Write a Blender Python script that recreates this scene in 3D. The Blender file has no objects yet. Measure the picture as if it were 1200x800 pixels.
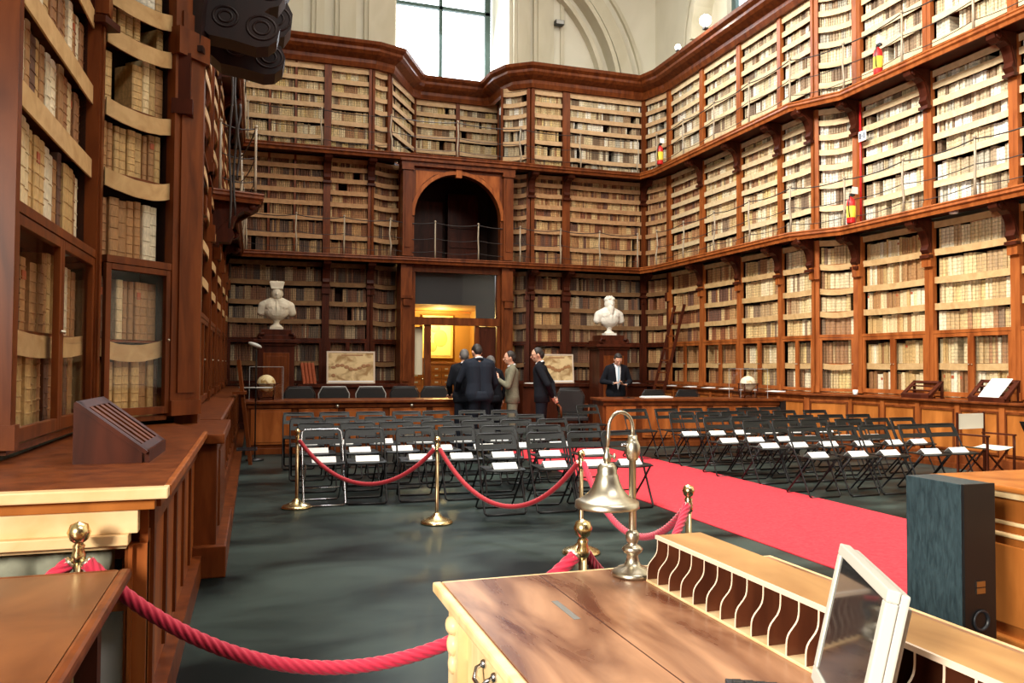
import bpy, bmesh, math, random
from mathutils import Vector, Matrix, Euler
from math import sin, cos, pi, radians, atan2, hypot
random.seed(7)
S = bpy.context.scene
COL = S.collection
# ---------------------------------------------------------------- camera, world, lights
cam_d = bpy.data.cameras.new('camera'); cam = bpy.data.objects.new('camera', cam_d); COL.objects.link(cam)
cam_d.sensor_width = 36; cam_d.lens = 36*936/1200; cam_d.clip_start = .05; cam_d.clip_end = 300
yaw, pit, rol = radians(17.88), math.atan(27/936), radians(.3)
fw = Vector((sin(yaw)*cos(pit), cos(yaw)*cos(pit), sin(pit)))
r0 = Vector((cos(yaw), -sin(yaw), 0)); u0 = r0.cross(fw)
rt = r0*cos(rol)+u0*sin(rol); up = u0*cos(rol)-r0*sin(rol)
M = Matrix((rt, up, -fw)).transposed().to_4x4(); M.translation = (0, 0, 1.5)
cam.matrix_world = M
S.camera = cam
S.view_settings.view_transform = 'Standard'; S.view_settings.look = 'None'
S.view_settings.gamma = 1; S.view_settings.use_curve_mapping = False
S.view_settings.exposure = 0.0
S.cycles.use_denoising = True
S.cycles.max_bounces = 6; S.cycles.diffuse_bounces = 4; S.cycles.glossy_bounces = 3
S.cycles.transparent_max_bounces = 12; S.cycles.sample_clamp_indirect = 6
S.cycles.caustics_reflective = False; S.cycles.caustics_refractive = False
W = bpy.data.worlds.new('sky'); S.world = W; W.use_nodes = True
bgn = W.node_tree.nodes['Background']; bgn.inputs[0].default_value = (.86, .93, 1, 1); bgn.inputs[1].default_value = 6

def area(name, loc, tgt, sx, sy, power, col, spread=180):
    d = bpy.data.lights.new(name, 'AREA'); d.shape = 'RECTANGLE'; d.size = sx; d.size_y = sy
    d.energy = power; d.color = col; d.spread = radians(spread)
    o = bpy.data.objects.new(name, d); COL.objects.link(o); o.location = loc
    o.rotation_euler = (Vector(tgt)-Vector(loc)).to_track_quat('-Z', 'Y').to_euler(); return o
def point(name, loc, power, col, r=.08):
    d = bpy.data.lights.new(name, 'POINT'); d.energy = power; d.color = col; d.shadow_soft_size = r
    o = bpy.data.objects.new(name, d); COL.objects.link(o); o.location = loc; return o
area('daylight_left_high_windows', (-.2, 7.5, 11.6), (9.5, 8.0, 3.0), 9, 2.4, 1700, (1, .95, .86), 120)
area('daylight_rear_windows', (5, -3.5, 12.4), (6, 12, 4), 8, 2.5, 800, (1, .95, .87))
area('daylight_back_window', (4.7, 20.7, 11), (5, 4, 0), 2.2, 3.2, 550, (.85, .92, 1))
area('daylight_low_left_window', (-3.9, -1.9, 3.1), (1.5, 1.7, .85), 1.1, 1.6, 340, (1, .93, .8), 100)
area('overhead_fill_lamp', (4.7, 9, 13.6), (4.7, 9, 0), 7, 10, 900, (1, .96, .9))  # overhead area lamp added for steep light of unseen high windows
point('back_room_lamp', (5.0, 22.1, 2.75), 130, (1, .72, .25))
point('back_room_lamp', (4.2, 20.0, 2.6), 22, (1, .8, .3))

# ---------------------------------------------------------------- materials
MT = {}
def newmat(n):
    m = bpy.data.materials.new(n); m.use_nodes = True; MT[n] = m
    return m, m.node_tree.nodes, m.node_tree.links, m.node_tree.nodes['Principled BSDF']
def plain(n, c, rough=.5, metal=0, spec=.5, sheen=0):
    m, N, L, b = newmat(n); b.inputs['Base Color'].default_value = (*c, 1); b.inputs['Roughness'].default_value = rough
    b.inputs['Metallic'].default_value = metal; b.inputs['Specular IOR Level'].default_value = spec
    if sheen: b.inputs['Sheen Weight'].default_value = sheen
    return m
def mottled(n, c1, c2, scale=(4, 4, 4), rough=.5, detail=6, bump=0, lo=.3, hi=.7, spec=.3, metal=0, rough2=None):
    m, N, L, b = newmat(n)
    tc = N.new('ShaderNodeTexCoord'); mp = N.new('ShaderNodeMapping'); mp.inputs['Scale'].default_value = scale
    nz = N.new('ShaderNodeTexNoise'); nz.inputs['Scale'].default_value = 1; nz.inputs['Detail'].default_value = detail
    nz.inputs['Distortion'].default_value = .6
    cr = N.new('ShaderNodeValToRGB'); cr.color_ramp.elements[0].position = lo; cr.color_ramp.elements[1].position = hi
    cr.color_ramp.elements[0].color = (*c1, 1); cr.color_ramp.elements[1].color = (*c2, 1)
    L.new(tc.outputs['Object'], mp.inputs[0]); L.new(mp.outputs[0], nz.inputs['Vector']); L.new(nz.outputs['Fac'], cr.inputs[0])
    L.new(cr.outputs[0], b.inputs['Base Color'])
    b.inputs['Roughness'].default_value = rough; b.inputs['Specular IOR Level'].default_value = spec; b.inputs['Metallic'].default_value = metal
    if rough2 is not None:
        mr = N.new('ShaderNodeMapRange'); mr.inputs[3].default_value = rough; mr.inputs[4].default_value = rough2
        L.new(nz.outputs['Fac'], mr.inputs[0]); L.new(mr.outputs[0], b.inputs['Roughness'])
    if bump:
        bp = N.new('ShaderNodeBump'); bp.inputs['Strength'].default_value = bump; bp.inputs['Distance'].default_value = .01
        L.new(nz.outputs['Fac'], bp.inputs['Height']); L.new(bp.outputs[0], b.inputs['Normal'])
    return m
WS = (3, 14, 1.6)
mottled('wood_dark', (.035, .008, .004), (.085, .019, .008), (9, 9, 1.5), .38, spec=.16)
mottled('wood_black', (.012, .006, .007), (.03, .012, .010), (9, 9, 1.5), .4)
mottled('wood_red', (.085, .019, .005), (.20, .052, .013), (9, 9, 1.5), .36, spec=.16)
mottled('wood_orange', (.20, .047, .010), (.42, .125, .030), (7, 7, 1.3), .38, spec=.16)
mottled('wood_honey', (.26, .075, .013), (.55, .19, .04), (5, 5, 1.5), .34, lo=.25, hi=.75, spec=.16)
mottled('desk_top_wood', (.10, .026, .011), (.46, .24, .13), (5.5, 1.5, 3), .2, detail=9, lo=.36, hi=.60, rough2=.38)
mottled('table_top_wood', (.08, .022, .008), (.24, .085, .028), (3, 2.2, 3), .3, detail=7)
mottled('pale_wood', (.62, .38, .17), (.85, .62, .36), (9, 9, 3), .4)
mottled('wood_glare_pale', (.68, .42, .18), (.88, .66, .38), (3, 9, 3), .35)  # pale wood; sun glare on ledge end, desk side and bureau put into the colour
mottled('org_top_wood', (.30, .14, .045), (.52, .29, .11), (6, 2, 3), .4)
mottled('organizer_wood', (.045, .012, .006), (.10, .028, .012), (9, 9, 3), .3)
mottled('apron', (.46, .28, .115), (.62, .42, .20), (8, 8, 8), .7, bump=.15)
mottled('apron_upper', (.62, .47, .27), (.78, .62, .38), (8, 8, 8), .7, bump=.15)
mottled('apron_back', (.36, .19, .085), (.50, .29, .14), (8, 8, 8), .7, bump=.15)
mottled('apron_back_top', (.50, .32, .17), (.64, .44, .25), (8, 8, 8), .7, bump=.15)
mottled('apron_shaded', (.17, .085, .035), (.26, .14, .06), (8, 8, 8), .7)  # darker copy of apron: shade on the back ground tier put into the colour
mottled('floor_m', (.002, .005, .005), (.052, .072, .064), (.8, 1.4, 1), .28, detail=12, lo=.36, hi=.66, rough2=.5, bump=.1, spec=.10)
mottled('carpet_m', (.52, .036, .052), (.64, .058, .072), (30, 30, 30), .95, spec=.1)
mottled('plaster', (.60, .57, .46), (.71, .68, .57), (.8, .8, .5), .9, spec=.1)
mottled('plaster_trim', (.50, .46, .34), (.63, .59, .47), (1.5, 1.5, .6), .85, spec=.1)
mottled('case_back', (.018, .008, .005), (.035, .014, .008), (5, 5, 5), .8)
mottled('marble', (.72, .68, .58), (.88, .85, .76), (5, 5, 5), .5)
mottled('marble_warm', (.62, .55, .42), (.80, .73, .58), (5, 5, 5), .55)
mottled('map_paper', (.36, .21, .085), (.72, .53, .28), (4, 4, 5), .7, detail=9, lo=.38, hi=.55)
mottled('globe_paper', (.42, .25, .08), (.80, .66, .36), (9, 9, 9), .35, detail=7, lo=.42, hi=.52)
mottled('globe_pale', (.55, .42, .24), (.84, .76, .55), (9, 9, 9), .35, detail=7, lo=.42, hi=.52)
mottled('cloth_green', (.20, .20, .15), (.36, .36, .27), (6, 6, 6), .9)
mottled('speaker_side', (.018, .032, .040), (.045, .075, .088), (60, 60, 14), .45)
mottled('suit_grey', (.13, .125, .085), (.20, .19, .13), (60, 60, 60), .9)
plain('suit_dark', (.006, .007, .011), .9, spec=.2); plain('suit_navy', (.013, .017, .027), .9, spec=.2); plain('trouser', (.006, .008, .014), .9, spec=.2)
plain('skin', (.62, .33, .22), .5); plain('skin_dark', (.42, .2, .12), .5); plain('hair', (.015, .01, .008), .6); plain('hair_brown', (.05, .028, .018), .6)
plain('hair_grey', (.10, .09, .085), .6)
plain('shirt', (.82, .84, .88), .8); plain('tie', (.35, .48, .58), .6); plain('shoe', (.01, .009, .008), .3)
plain('brass', (.80, .64, .34), .24, 1); plain('brass_dull', (.60, .55, .44), .33, 1); plain('brass_pole', (.55, .42, .24), .28, 1)
plain('chair_black', (.006, .0075, .0075), .42, spec=.35); plain('chair_metal', (.006, .006, .007), .4, spec=.35); plain('chair_silver', (.55, .56, .6), .25, 1)
plain('leather', (.018, .017, .017), .42); plain('paper', (.86, .86, .84), .8); plain('white_wood', (.66, .52, .40), .5)
plain('black', (.008, .008, .009), .4); plain('blue_cloth', (.03, .045, .10), .9); plain('white_plastic', (.50, .49, .44), .45)
plain('grey_plastic', (.45, .45, .43), .45); plain('screen', (.02, .018, .018), .06); plain('key', (.02, .022, .028), .45)
plain('ext_red', (.62, .02, .02), .3); plain('ext_yellow', (.8, .6, .05), .5); plain('cable', (.03, .022, .02), .6); plain('post_m', (.38, .31, .22), .45)
plain('frame_green', (.03, .06, .05), .5); plain('canvas', (.80, .78, .66), .85); plain('gilt', (.75, .55, .2), .4)
plain('rope_red', (.50, .006, .04), .75, sheen=.3); plain('rope_dark', (.42, .006, .018), .7, sheen=.3)
plain('yellow_wall', (.38, .21, .055), .8); plain('picture_m', (.95, .86, .38), .7); plain('orange_wood', (.55, .22, .05), .5)
plain('badge_dark', (.16, .15, .13), .5); plain('dark_reflection_m', (.01, .012, .014), .5); plain('ceramic', (.85, .85, .85), .3); plain('book_red', (.42, .09, .03), .6)
plain('door_pale', (.75, .66, .45), .6); plain('dado', (.35, .16, .06), .5); plain('badge', (.45, .42, .35), .3, 1)
m, N, L, b = newmat('glass')
N.remove(b); tr = N.new('ShaderNodeBsdfTransparent'); gl = N.new('ShaderNodeBsdfGlossy'); gl.inputs['Roughness'].default_value = .03
mx = N.new('ShaderNodeMixShader'); lw = N.new('ShaderNodeLayerWeight'); pw = N.new('ShaderNodeMath'); pw.operation = 'POWER'; pw.inputs[1].default_value = 4; lw.inputs[0].default_value = .5
md_ = N.new('ShaderNodeMath'); md_.operation = 'MULTIPLY_ADD'; md_.inputs[1].default_value = .25; md_.inputs[2].default_value = .02
L.new(lw.outputs['Facing'], pw.inputs[0]); L.new(pw.outputs[0], md_.inputs[0]); L.new(md_.outputs[0], mx.inputs[0]); L.new(tr.outputs[0], mx.inputs[1]); L.new(gl.outputs[0], mx.inputs[2])
L.new(mx.outputs[0], N['Material Output'].inputs[0])
m, N, L, b = newmat('lamp_glow'); b.inputs['Emission Color'].default_value = (1, .95, .8, 1); b.inputs['Emission Strength'].default_value = 14
# books: colour stored per book, with ribs and wear
m, N, L, b = newmat('book_m')
at = N.new('ShaderNodeAttribute'); at.attribute_name = 'Col'; tc = N.new('ShaderNodeTexCoord'); sx = N.new('ShaderNodeSeparateXYZ')
ma = N.new('ShaderNodeMath'); ma.operation = 'MULTIPLY'; ma.inputs[1].default_value = 2*pi/.055; sn = N.new('ShaderNodeMath'); sn.operation = 'SINE'
gt = N.new('ShaderNodeMapRange'); gt.inputs[1].default_value = .6; gt.inputs[2].default_value = 1; gt.inputs[3].default_value = 1; gt.inputs[4].default_value = .62
nz = N.new('ShaderNodeTexNoise'); nz.inputs['Scale'].default_value = 30; nz.inputs['Detail'].default_value = 4
mr = N.new('ShaderNodeMapRange'); mr.inputs[1].default_value = .3; mr.inputs[2].default_value = .7; mr.inputs[3].default_value = .7; mr.inputs[4].default_value = 1.15
mu = N.new('ShaderNodeMath'); mu.operation = 'MULTIPLY'; vm = N.new('ShaderNodeVectorMath'); vm.operation = 'SCALE'
L.new(tc.outputs['Object'], sx.inputs[0]); L.new(sx.outputs['Z'], ma.inputs[0]); L.new(ma.outputs[0], sn.inputs[0]); L.new(sn.outputs[0], gt.inputs[0])
L.new(tc.outputs['Object'], nz.inputs['Vector']); L.new(nz.outputs['Fac'], mr.inputs[0]); L.new(gt.outputs[0], mu.inputs[0]); L.new(mr.outputs[0], mu.inputs[1])
L.new(at.outputs['Color'], vm.inputs[0]); L.new(mu.outputs[0], vm.inputs['Scale']); L.new(vm.outputs[0], b.inputs['Base Color']); b.inputs['Roughness'].default_value = .6

# ---------------------------------------------------------------- mesh builder
class MB:
    def __init__(s): s.v = []; s.f = []; s.m = []; s.sm = []
    def add(s, V, F, mi=0, sm=False, mat=None):
        o = len(s.v)
        s.v += [tuple(mat @ Vector(p)) if mat else tuple(p) for p in V]
        for q in F: s.f.append([i+o for i in q]); s.m.append(mi); s.sm.append(sm)
        return s
    def box(s, x0, y0, z0, x1, y1, z1, mi=0, mat=None):
        V = [(x0, y0, z0), (x1, y0, z0), (x1, y1, z0), (x0, y1, z0), (x0, y0, z1), (x1, y0, z1), (x1, y1, z1), (x0, y1, z1)]
        return s.add(V, [(0, 3, 2, 1), (4, 5, 6, 7), (0, 1, 5, 4), (1, 2, 6, 5), (2, 3, 7, 6), (3, 0, 4, 7)], mi, False, mat)
    def bar(s, p, q, w, h, mi=0):       # box beam from p to q
        p, q = Vector(p), Vector(q); d = q-p; rot = d.to_track_quat('Z', 'Y').to_matrix().to_4x4(); rot.translation = p
        return s.box(-w/2, -h/2, 0, w/2, h/2, d.length, mi, rot)
    def prism(s, pts, y0, y1, mi=0, axis='y', mat=None, sm=False):   # outline in (a,b) pushed along an axis
        n = len(pts)
        A = sum(pts[i][0]*pts[(i+1) % n][1]-pts[(i+1) % n][0]*pts[i][1] for i in range(n))
        if A < 0: pts = pts[::-1]
        f = {'y': lambda a, b, c: (a, c, b), 'x': lambda a, b, c: (c, a, b), 'z': lambda a, b, c: (a, b, c)}[axis]
        V = [f(a, b, y0) for a, b in pts]+[f(a, b, y1) for a, b in pts]
        F = [tuple(range(n)), tuple(range(2*n-1, n-1, -1))]+[(i, i+n, (i+1) % n+n, (i+1) % n) for i in range(n)]
        if axis in 'xz': F = [q[::-1] for q in F]
        return s.add(V, F, mi, sm, mat)
    def lathe(s, prof, seg=20, mi=0, c=(0, 0, 0), sm=True, mat=None):
        V = []; F = []; n = len(prof)
        for k in range(seg):
            a = 2*pi*k/seg
            for r, z in prof: V.append((c[0]+r*cos(a), c[1]+r*sin(a), c[2]+z))
        for k in range(seg):
            for i in range(n-1):
                a, b_ = k*n+i, ((k+1) % seg)*n+i
                F.append((a, b_, b_+1, a+1))
        return s.add(V, F, mi, sm, mat)
    def tube(s, path, r, seg=8, mi=0, sm=True, closed=False, lobes=0, twist=0, amp=0):
        P = [Vector(p) for p in path]; n = len(P); V = []; F = []
        rr = r if callable(r) else (lambda t: r)
        T = [(P[min(i+1, n-1)]-P[max(i-1, 0)]).normalized() for i in range(n)]
        if closed: T = [(P[(i+1) % n]-P[i-1]).normalized() for i in range(n)]
        ref = Vector((0, 0, 1)) if abs(T[0].z) < .9 else Vector((0, 1, 0))
        u = T[0].cross(ref).normalized(); s_ = 0
        for i in range(n):
            if i: s_ += (P[i]-P[i-1]).length
            u = (u-T[i]*u.dot(T[i])).normalized(); w = T[i].cross(u)
            R = rr(i/max(n-1, 1))
            for k in range(seg):
                a = 2*pi*k/seg
                q = R*(1+(amp*(abs(cos(lobes*(a-twist*s_)/2))-.6) if lobes else 0))
                V.append(P[i]+u*q*cos(a)+w*q*sin(a))
        m_ = n if closed else n-1
        for i in range(m_):
            for k in range(seg):
                a, b_ = i*seg+k, i*seg+(k+1) % seg; c, d = ((i+1) % n)*seg+(k+1) % seg, ((i+1) % n)*seg+k
                F.append((a, b_, c, d))
        if not closed: F += [tuple(range(seg-1, -1, -1)), tuple(range((n-1)*seg, n*seg))]
        return s.add(V, F, mi, sm)
    def sphere(s, c, r, mi=0, seg=16, rings=10, mat=None):
        r = (r, r, r) if not hasattr(r, '__len__') else r; V = []; F = []
        V.append((c[0], c[1], c[2]-r[2]))
        for j in range(1, rings):
            t = pi*j/rings-pi/2
            for k in range(seg): V.append((c[0]+r[0]*cos(t)*cos(2*pi*k/seg), c[1]+r[1]*cos(t)*sin(2*pi*k/seg), c[2]+r[2]*sin(t)))
        V.append((c[0], c[1], c[2]+r[2])); e = len(V)-1
        for k in range(seg):
            F.append((0, 1+(k+1) % seg, 1+k)); F.append((e, e-seg+k, e-seg+(k+1) % seg))
            for j in range(rings-2):
                a = 1+j*seg; F.append((a+k, a+(k+1) % seg, a+seg+(k+1) % seg, a+seg+k))
        return s.add(V, F, mi, True, mat)
    def sweep(s, line, prof, mi=0, close_ends=True):  # prof (out, z) swept along a plan line, out = left normal negated
        n = len(line); k = len(prof); V = []; F = []
        for i, p in enumerate(line):
            p = Vector(p[:2]); d0 = (p-Vector(line[i-1][:2])).normalized() if i else None
            d1 = (Vector(line[i+1][:2])-p).normalized() if i < n-1 else None
            d = (d0 or d1) if not (d0 and d1) else (d0+d1).normalized()
            sc = 1/max(.45, (d.dot(d0) if d0 else 1)); nr = Vector((d.y, -d.x))*sc
            for o, z in prof: V.append((p.x+nr.x*o, p.y+nr.y*o, z))
        for i in range(n-1):
            for j in range(k):
                a, b_ = i*k+j, i*k+(j+1) % k; F.append((a, a+k, b_+k, b_))
        if close_ends: F += [tuple(range(k)), tuple(range(n*k-1, (n-1)*k-1, -1))]
        return s.add(V, F, mi)
    def build(s, name, mats, parent=None, bevel=0, loc=None, fix=True):
        me = bpy.data.meshes.new(name); me.from_pydata(s.v, [], s.f)
        for mm in (mats if isinstance(mats, (list, tuple)) else [mats]): me.materials.append(MT[mm])
        me.polygons.foreach_set('material_index', s.m); me.polygons.foreach_set('use_smooth', s.sm)
        if fix:
            bm = bmesh.new(); bm.from_mesh(me); bmesh.ops.recalc_face_normals(bm, faces=bm.faces)
            if bevel: bmesh.ops.bevel(bm, geom=[e for e in bm.edges if len(e.link_faces) == 2 and e.calc_face_angle(0) > .6], offset=bevel, segments=2, affect='EDGES', profile=.6)
            bm.to_mesh(me); bm.free()
        o = bpy.data.objects.new(name, me); COL.objects.link(o)
        if parent: o.parent = parent
        if loc: o.location = loc
        return o
def tag(o, label=None, cat=None, group=None, kind=None):
    if label: o['label'] = label
    if cat: o['category'] = cat
    if group: o['group'] = group
    if kind: o['kind'] = kind
    return o
def thing(name, label, cat, loc=(0, 0, 0), rz=0, group=None, kind=None):
    o = bpy.data.objects.new(name, None); COL.objects.link(o); o.location = loc; o.rotation_euler = (0, 0, rz)
    o.empty_display_size = .1
    return tag(o, label, cat, group, kind)
def copy_tree(o, parent=None):
    c = o.copy(); COL.objects.link(c); c.parent = parent
    for ch in list(o.children): copy_tree(ch, c)
    return c
ORD = ['first', 'second', 'third', 'fourth', 'fifth', 'sixth', 'seventh', 'eighth', 'ninth', 'tenth', 'eleventh', 'twelfth', 'thirteenth',
       'fourteenth', 'fifteenth', 'sixteenth', 'seventeenth', 'eighteenth', 'nineteenth', 'twentieth'] + [t_+o_ for t_ in ('twenty-', 'thirty-', 'forty-') for o_ in ('first', 'second', 'third', 'fourth', 'fifth', 'sixth', 'seventh', 'eighth', 'ninth')]
def rr(a, b): return random.uniform(a, b)

# ---------------------------------------------------------------- structure
def struct(name, mb, mats): return tag(mb.build(name, mats), kind='structure')
struct('floor', MB().box(-5, -6, -.1, 12, 25, 0), 'floor_m')
# outer shell of the hall
struct('ceiling', MB().box(-5, -6, 14.2, 12.5, 26, 14.4), 'plaster')
struct('wall_rear', MB().box(-5, -6, 0, 12.5, -5.8, 14.2), 'wood_dark')
struct('wall_left_near', MB().box(-5, -6, 0, -4.8, 3.6, 14.2).box(-4.8, 3.6, 0, -1.6, 3.8, 14.2), 'plaster')
# back upper wall with window opening (x 3.3..6.15, z 9.05..13.2)
BW = 19.6
wb = MB()
wb.box(-2, BW, 8.4, 3.25, BW+.3, 14.2).box(6.2, BW, 8.4, 11.5, BW+.3, 14.2).box(3.25, BW, 13.4, 6.2, BW+.3, 14.2)
wb.box(3.05, BW+.3, 8.4, 3.25, 21.3, 14.2).box(6.2, BW+.3, 8.4, 6.4, 21.3, 14.2).box(3.05, 21.1, 8.0, 6.4, 21.3, 9.1)
wb.box(3.05, 21.1, 13.4, 6.4, 21.3, 14.2).box(3.25, 20.62, 8.6, 6.2, 21.3, 8.98)
struct('wall_back', wb, 'plaster')
# moulded pilaster strips on the upper back wall
pt = MB()
def strip(xa, xb, y, d=.1, z0=8.6, z1=14.2):
    pt.box(xa, y-d, z0, xb, y, z1); pt.box(xa+.1, y-d-.05, z0, xb-.1, y-d, z1)
for xa, xb in ((.45, 1.0), (1.2, 1.5), (1.75, 2.25), (2.45, 3.2), (6.3, 6.75), (6.85, 7.3)): strip(xa, xb, BW)
pt.box(7.3, BW-.06, 8.6, 7.42, BW, 14.2).box(7.62, BW-.06, 8.6, 7.72, BW, 14.2)
struct('trim_1', pt, 'plaster_trim')
# vault ribs springing from the corner cornice
rb = MB()
def arc_rib(cx, cz, R, a0, a1, y0, y1, w, ysl=0):
    n = 18; out = []
    for i in range(n+1):
        a = a0+(a1-a0)*i/n; out.append((cx+R*cos(a), cz+R*sin(a)))
    inn = [(cx+(R-w)*cos(a0+(a1-a0)*i/n), cz+(R-w)*sin(a0+(a1-a0)*i/n)) for i in range(n, -1, -1)]
    rb.prism(out+inn, y0, y1)
for R, w, y0 in ((4.75, .10, BW-.10), (4.3, .34, BW-.32), (3.88, .12, BW-.42), (3.5, .12, BW-.25)):
    arc_rib(5.1, 8.4, R+.3, 0, radians(86), y0, BW, w)
for R, w, y0 in ((3.3, .16, 9.9), ):
    pass
n = 16
for R, w, d in ((2.45, .3, .35), (2.05, .1, .5), (2.9, .1, .2)):   # arch round the right-hand upper window
    o_ = [(14.9+R*cos(pi*i/n), 9.4+R*sin(pi*i/n)) for i in range(n+1)]; i_ = [(14.9+(R-w)*cos(pi*i/n), 9.4+(R-w)*sin(pi*i/n)) for i in range(n, -1, -1)]
    rb.prism(o_+i_, 10.45-d, 10.45, axis='x')
struct('trim_2', rb, 'plaster_trim')
wr = MB()
wr.box(10.45, 16.1, 8.4, 10.75, 20, 14.2).box(10.45, 13.7, 11.2, 10.75, 16.1, 14.2).box(10.45, 5, 8.4, 10.75, 13.7, 14.2).box(10.45, 13.7, 8.4, 10.75, 16.1, 9.0)
wr.box(10.9, -6, 0, 11.1, 5.2, 14.2).box(10.9, 5, 0, 11.1, 20, 8.6)
struct('wall_right', wr, 'plaster')
wl = MB().box(-1.2, 7.2, 8.4, -1.0, 20, 14.2).box(-1.95, 3.6, 0, -1.75, 8, 14.2).box(-1.95, 7.8, 0, -1.25, 8, 14.2).box(-1.45, 8, 0, -1.25, 20, 8.6)
struct('wall_left', wl, 'plaster')
# wall behind the cases of the back wall
wk = MB().box(-1.4, 19.35, 0, 3.2, 19.5, 8.5).box(6.1, 19.35, 0, 11.1, 19.5, 8.5).box(3.0, 21.0, 6.4, 6.5, 21.1, 8.6)
struct('wall_back_lower', wk, 'case_back')
# windows
def window(name, x0, x1, z0, z1, y, nx, nz, thick=.07, axis='y'):
    fr = MB()
    def bxx(a0, b0, a1, b1, d=.05):
        if axis == 'y': fr.box(a0, y-d, b0, a1, y+d, b1)
        else: fr.box(y-d, a0, b0, y+d, a1, b1)
    bxx(x0, z0, x1, z0+.18); bxx(x0, z1-.1, x1, z1); bxx(x0, z0, x0+.13, z1); bxx(x1-.16, z0, x1, z1)
    for i in range(1, nx): xm = x0+(x1-x0)*i/nx; bxx(xm-thick/2, z0, xm+thick/2, z1)
    for i in range(1, nz): zm = z0+(z1-z0)*i/nz; bxx(x0, zm-thick/2, x1, zm+thick/2)
    f = struct(name, fr, 'frame_green')
    g = MB().box(x0+.05, y-.004, z0+.05, x1-.05, y+.004, z1-.05) if axis == 'y' else MB().box(y-.004, x0+.05, z0+.05, y+.004, x1-.05, z1-.05)
    g.build('pane', 'glass', f)
window('window_1', 3.3, 6.12, 9.1, 13.3, 21.1, 2, 2, .09)
window('window_2', 13.75, 16.05, 9.05, 11.15, 10.6, 3, 3, .05, 'x')

# ---------------------------------------------------------------- bookcases
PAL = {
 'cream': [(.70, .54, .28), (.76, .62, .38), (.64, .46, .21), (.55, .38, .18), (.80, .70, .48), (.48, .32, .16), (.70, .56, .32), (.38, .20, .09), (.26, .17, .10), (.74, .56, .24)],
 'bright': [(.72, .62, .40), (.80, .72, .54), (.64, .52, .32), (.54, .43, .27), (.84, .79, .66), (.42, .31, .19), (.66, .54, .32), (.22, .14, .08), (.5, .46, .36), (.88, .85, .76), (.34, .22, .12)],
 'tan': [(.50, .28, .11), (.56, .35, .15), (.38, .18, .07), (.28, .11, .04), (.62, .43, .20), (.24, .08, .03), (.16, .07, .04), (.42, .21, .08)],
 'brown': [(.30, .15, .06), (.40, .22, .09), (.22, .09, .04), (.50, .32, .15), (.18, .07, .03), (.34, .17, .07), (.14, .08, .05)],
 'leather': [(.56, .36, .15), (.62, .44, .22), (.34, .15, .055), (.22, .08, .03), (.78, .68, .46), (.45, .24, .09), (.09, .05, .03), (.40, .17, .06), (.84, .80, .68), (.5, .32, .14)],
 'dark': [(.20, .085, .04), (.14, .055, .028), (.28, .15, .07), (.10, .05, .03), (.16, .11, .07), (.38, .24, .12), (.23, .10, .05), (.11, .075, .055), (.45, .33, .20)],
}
SB_V = []; SB_F = []; SB_C = []      # the many far books gathered in one mesh
def jit(c, a=.12):
    k = 1+rr(-a, a); return tuple(min(1, max(0, x*k)) for x in c)
def stuff_book(Mx, x, y, z, t, h, d, c):
    o = len(SB_V); e = min(.012, t*.3)
    P = [(x, y+d), (x, y+e), (x+t*.28, y), (x+t*.72, y), (x+t, y+e), (x+t, y+d)]
    for zz in (z, z+h):
        for a, b_ in P: SB_V.append(tuple(Mx @ Vector((a, b_, zz))))
    for i in range(5): SB_F.append((o+i, o+i+1, o+i+7, o+i+6))
    SB_F.append(tuple(range(o+6, o+12)))
    SB_C.extend([c]*12)
HERO = []   # (matrix, x, y, z, t, h, d, colour, name)
def fill_row(Mx, x0, x1, z0, z1, pal, tmin, tmax, hero=None, gap=.012, y=.05, lo=.70):
    x = x0+.01; H = z1-z0; k = 0; base = random.choice([.72, .8, .86, .9]); run = None; runn = 0
    while x < x1-tmin:
        if random.random() < gap: x += rr(.06, .2); continue
        if runn <= 0: run = (random.choice(PAL[pal]), rr(tmin, tmax), rr(max(lo, base-.09), min(.95, base+.09))); runn = random.choice([1, 1, 2, 3] if hero else [1, 1, 1, 2, 3, 5])
        runn -= 1
        c, t, hf = run; t *= rr(.93, 1.07); h = H*hf*rr(.985, 1.015)
        if x+t > x1-.004: t = x1-.004-x
        if t < .014: break
        yy = y+rr(0, .03)
        if hero: HERO.append((Mx, x, yy, z0, t, h, .2, jit(c), hero, k)); k += 1
        else: stuff_book(Mx, x, yy, z0, t, h, .2, jit(c))
        x += t+.003
def apron_mesh(mb, x0, x1, z, hgt, sag, bow, mi, thick=.012):
    n = 10; V = []; F = []
    for i in range(n+1):
        u = i/n; x = x0+(x1-x0)*u; s = -sag*4*u*(1-u)+rr(-.002, .002); yb = -.012-bow*4*u*(1-u)
        V += [(x, yb, z+s-hgt), (x, yb, z+s), (x, yb+thick, z+s), (x, yb+thick, z+s-hgt)]
    for i in range(n):
        a = i*4
        for j in range(4): F.append((a+j, a+4+j, a+4+(j+1) % 4, a+(j+1) % 4))
    F += [(0, 1, 2, 3), (4*n+3, 4*n+2, 4*n+1, 4*n)]
    mb.add(V, F, mi, False)
NB = [0]
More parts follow.
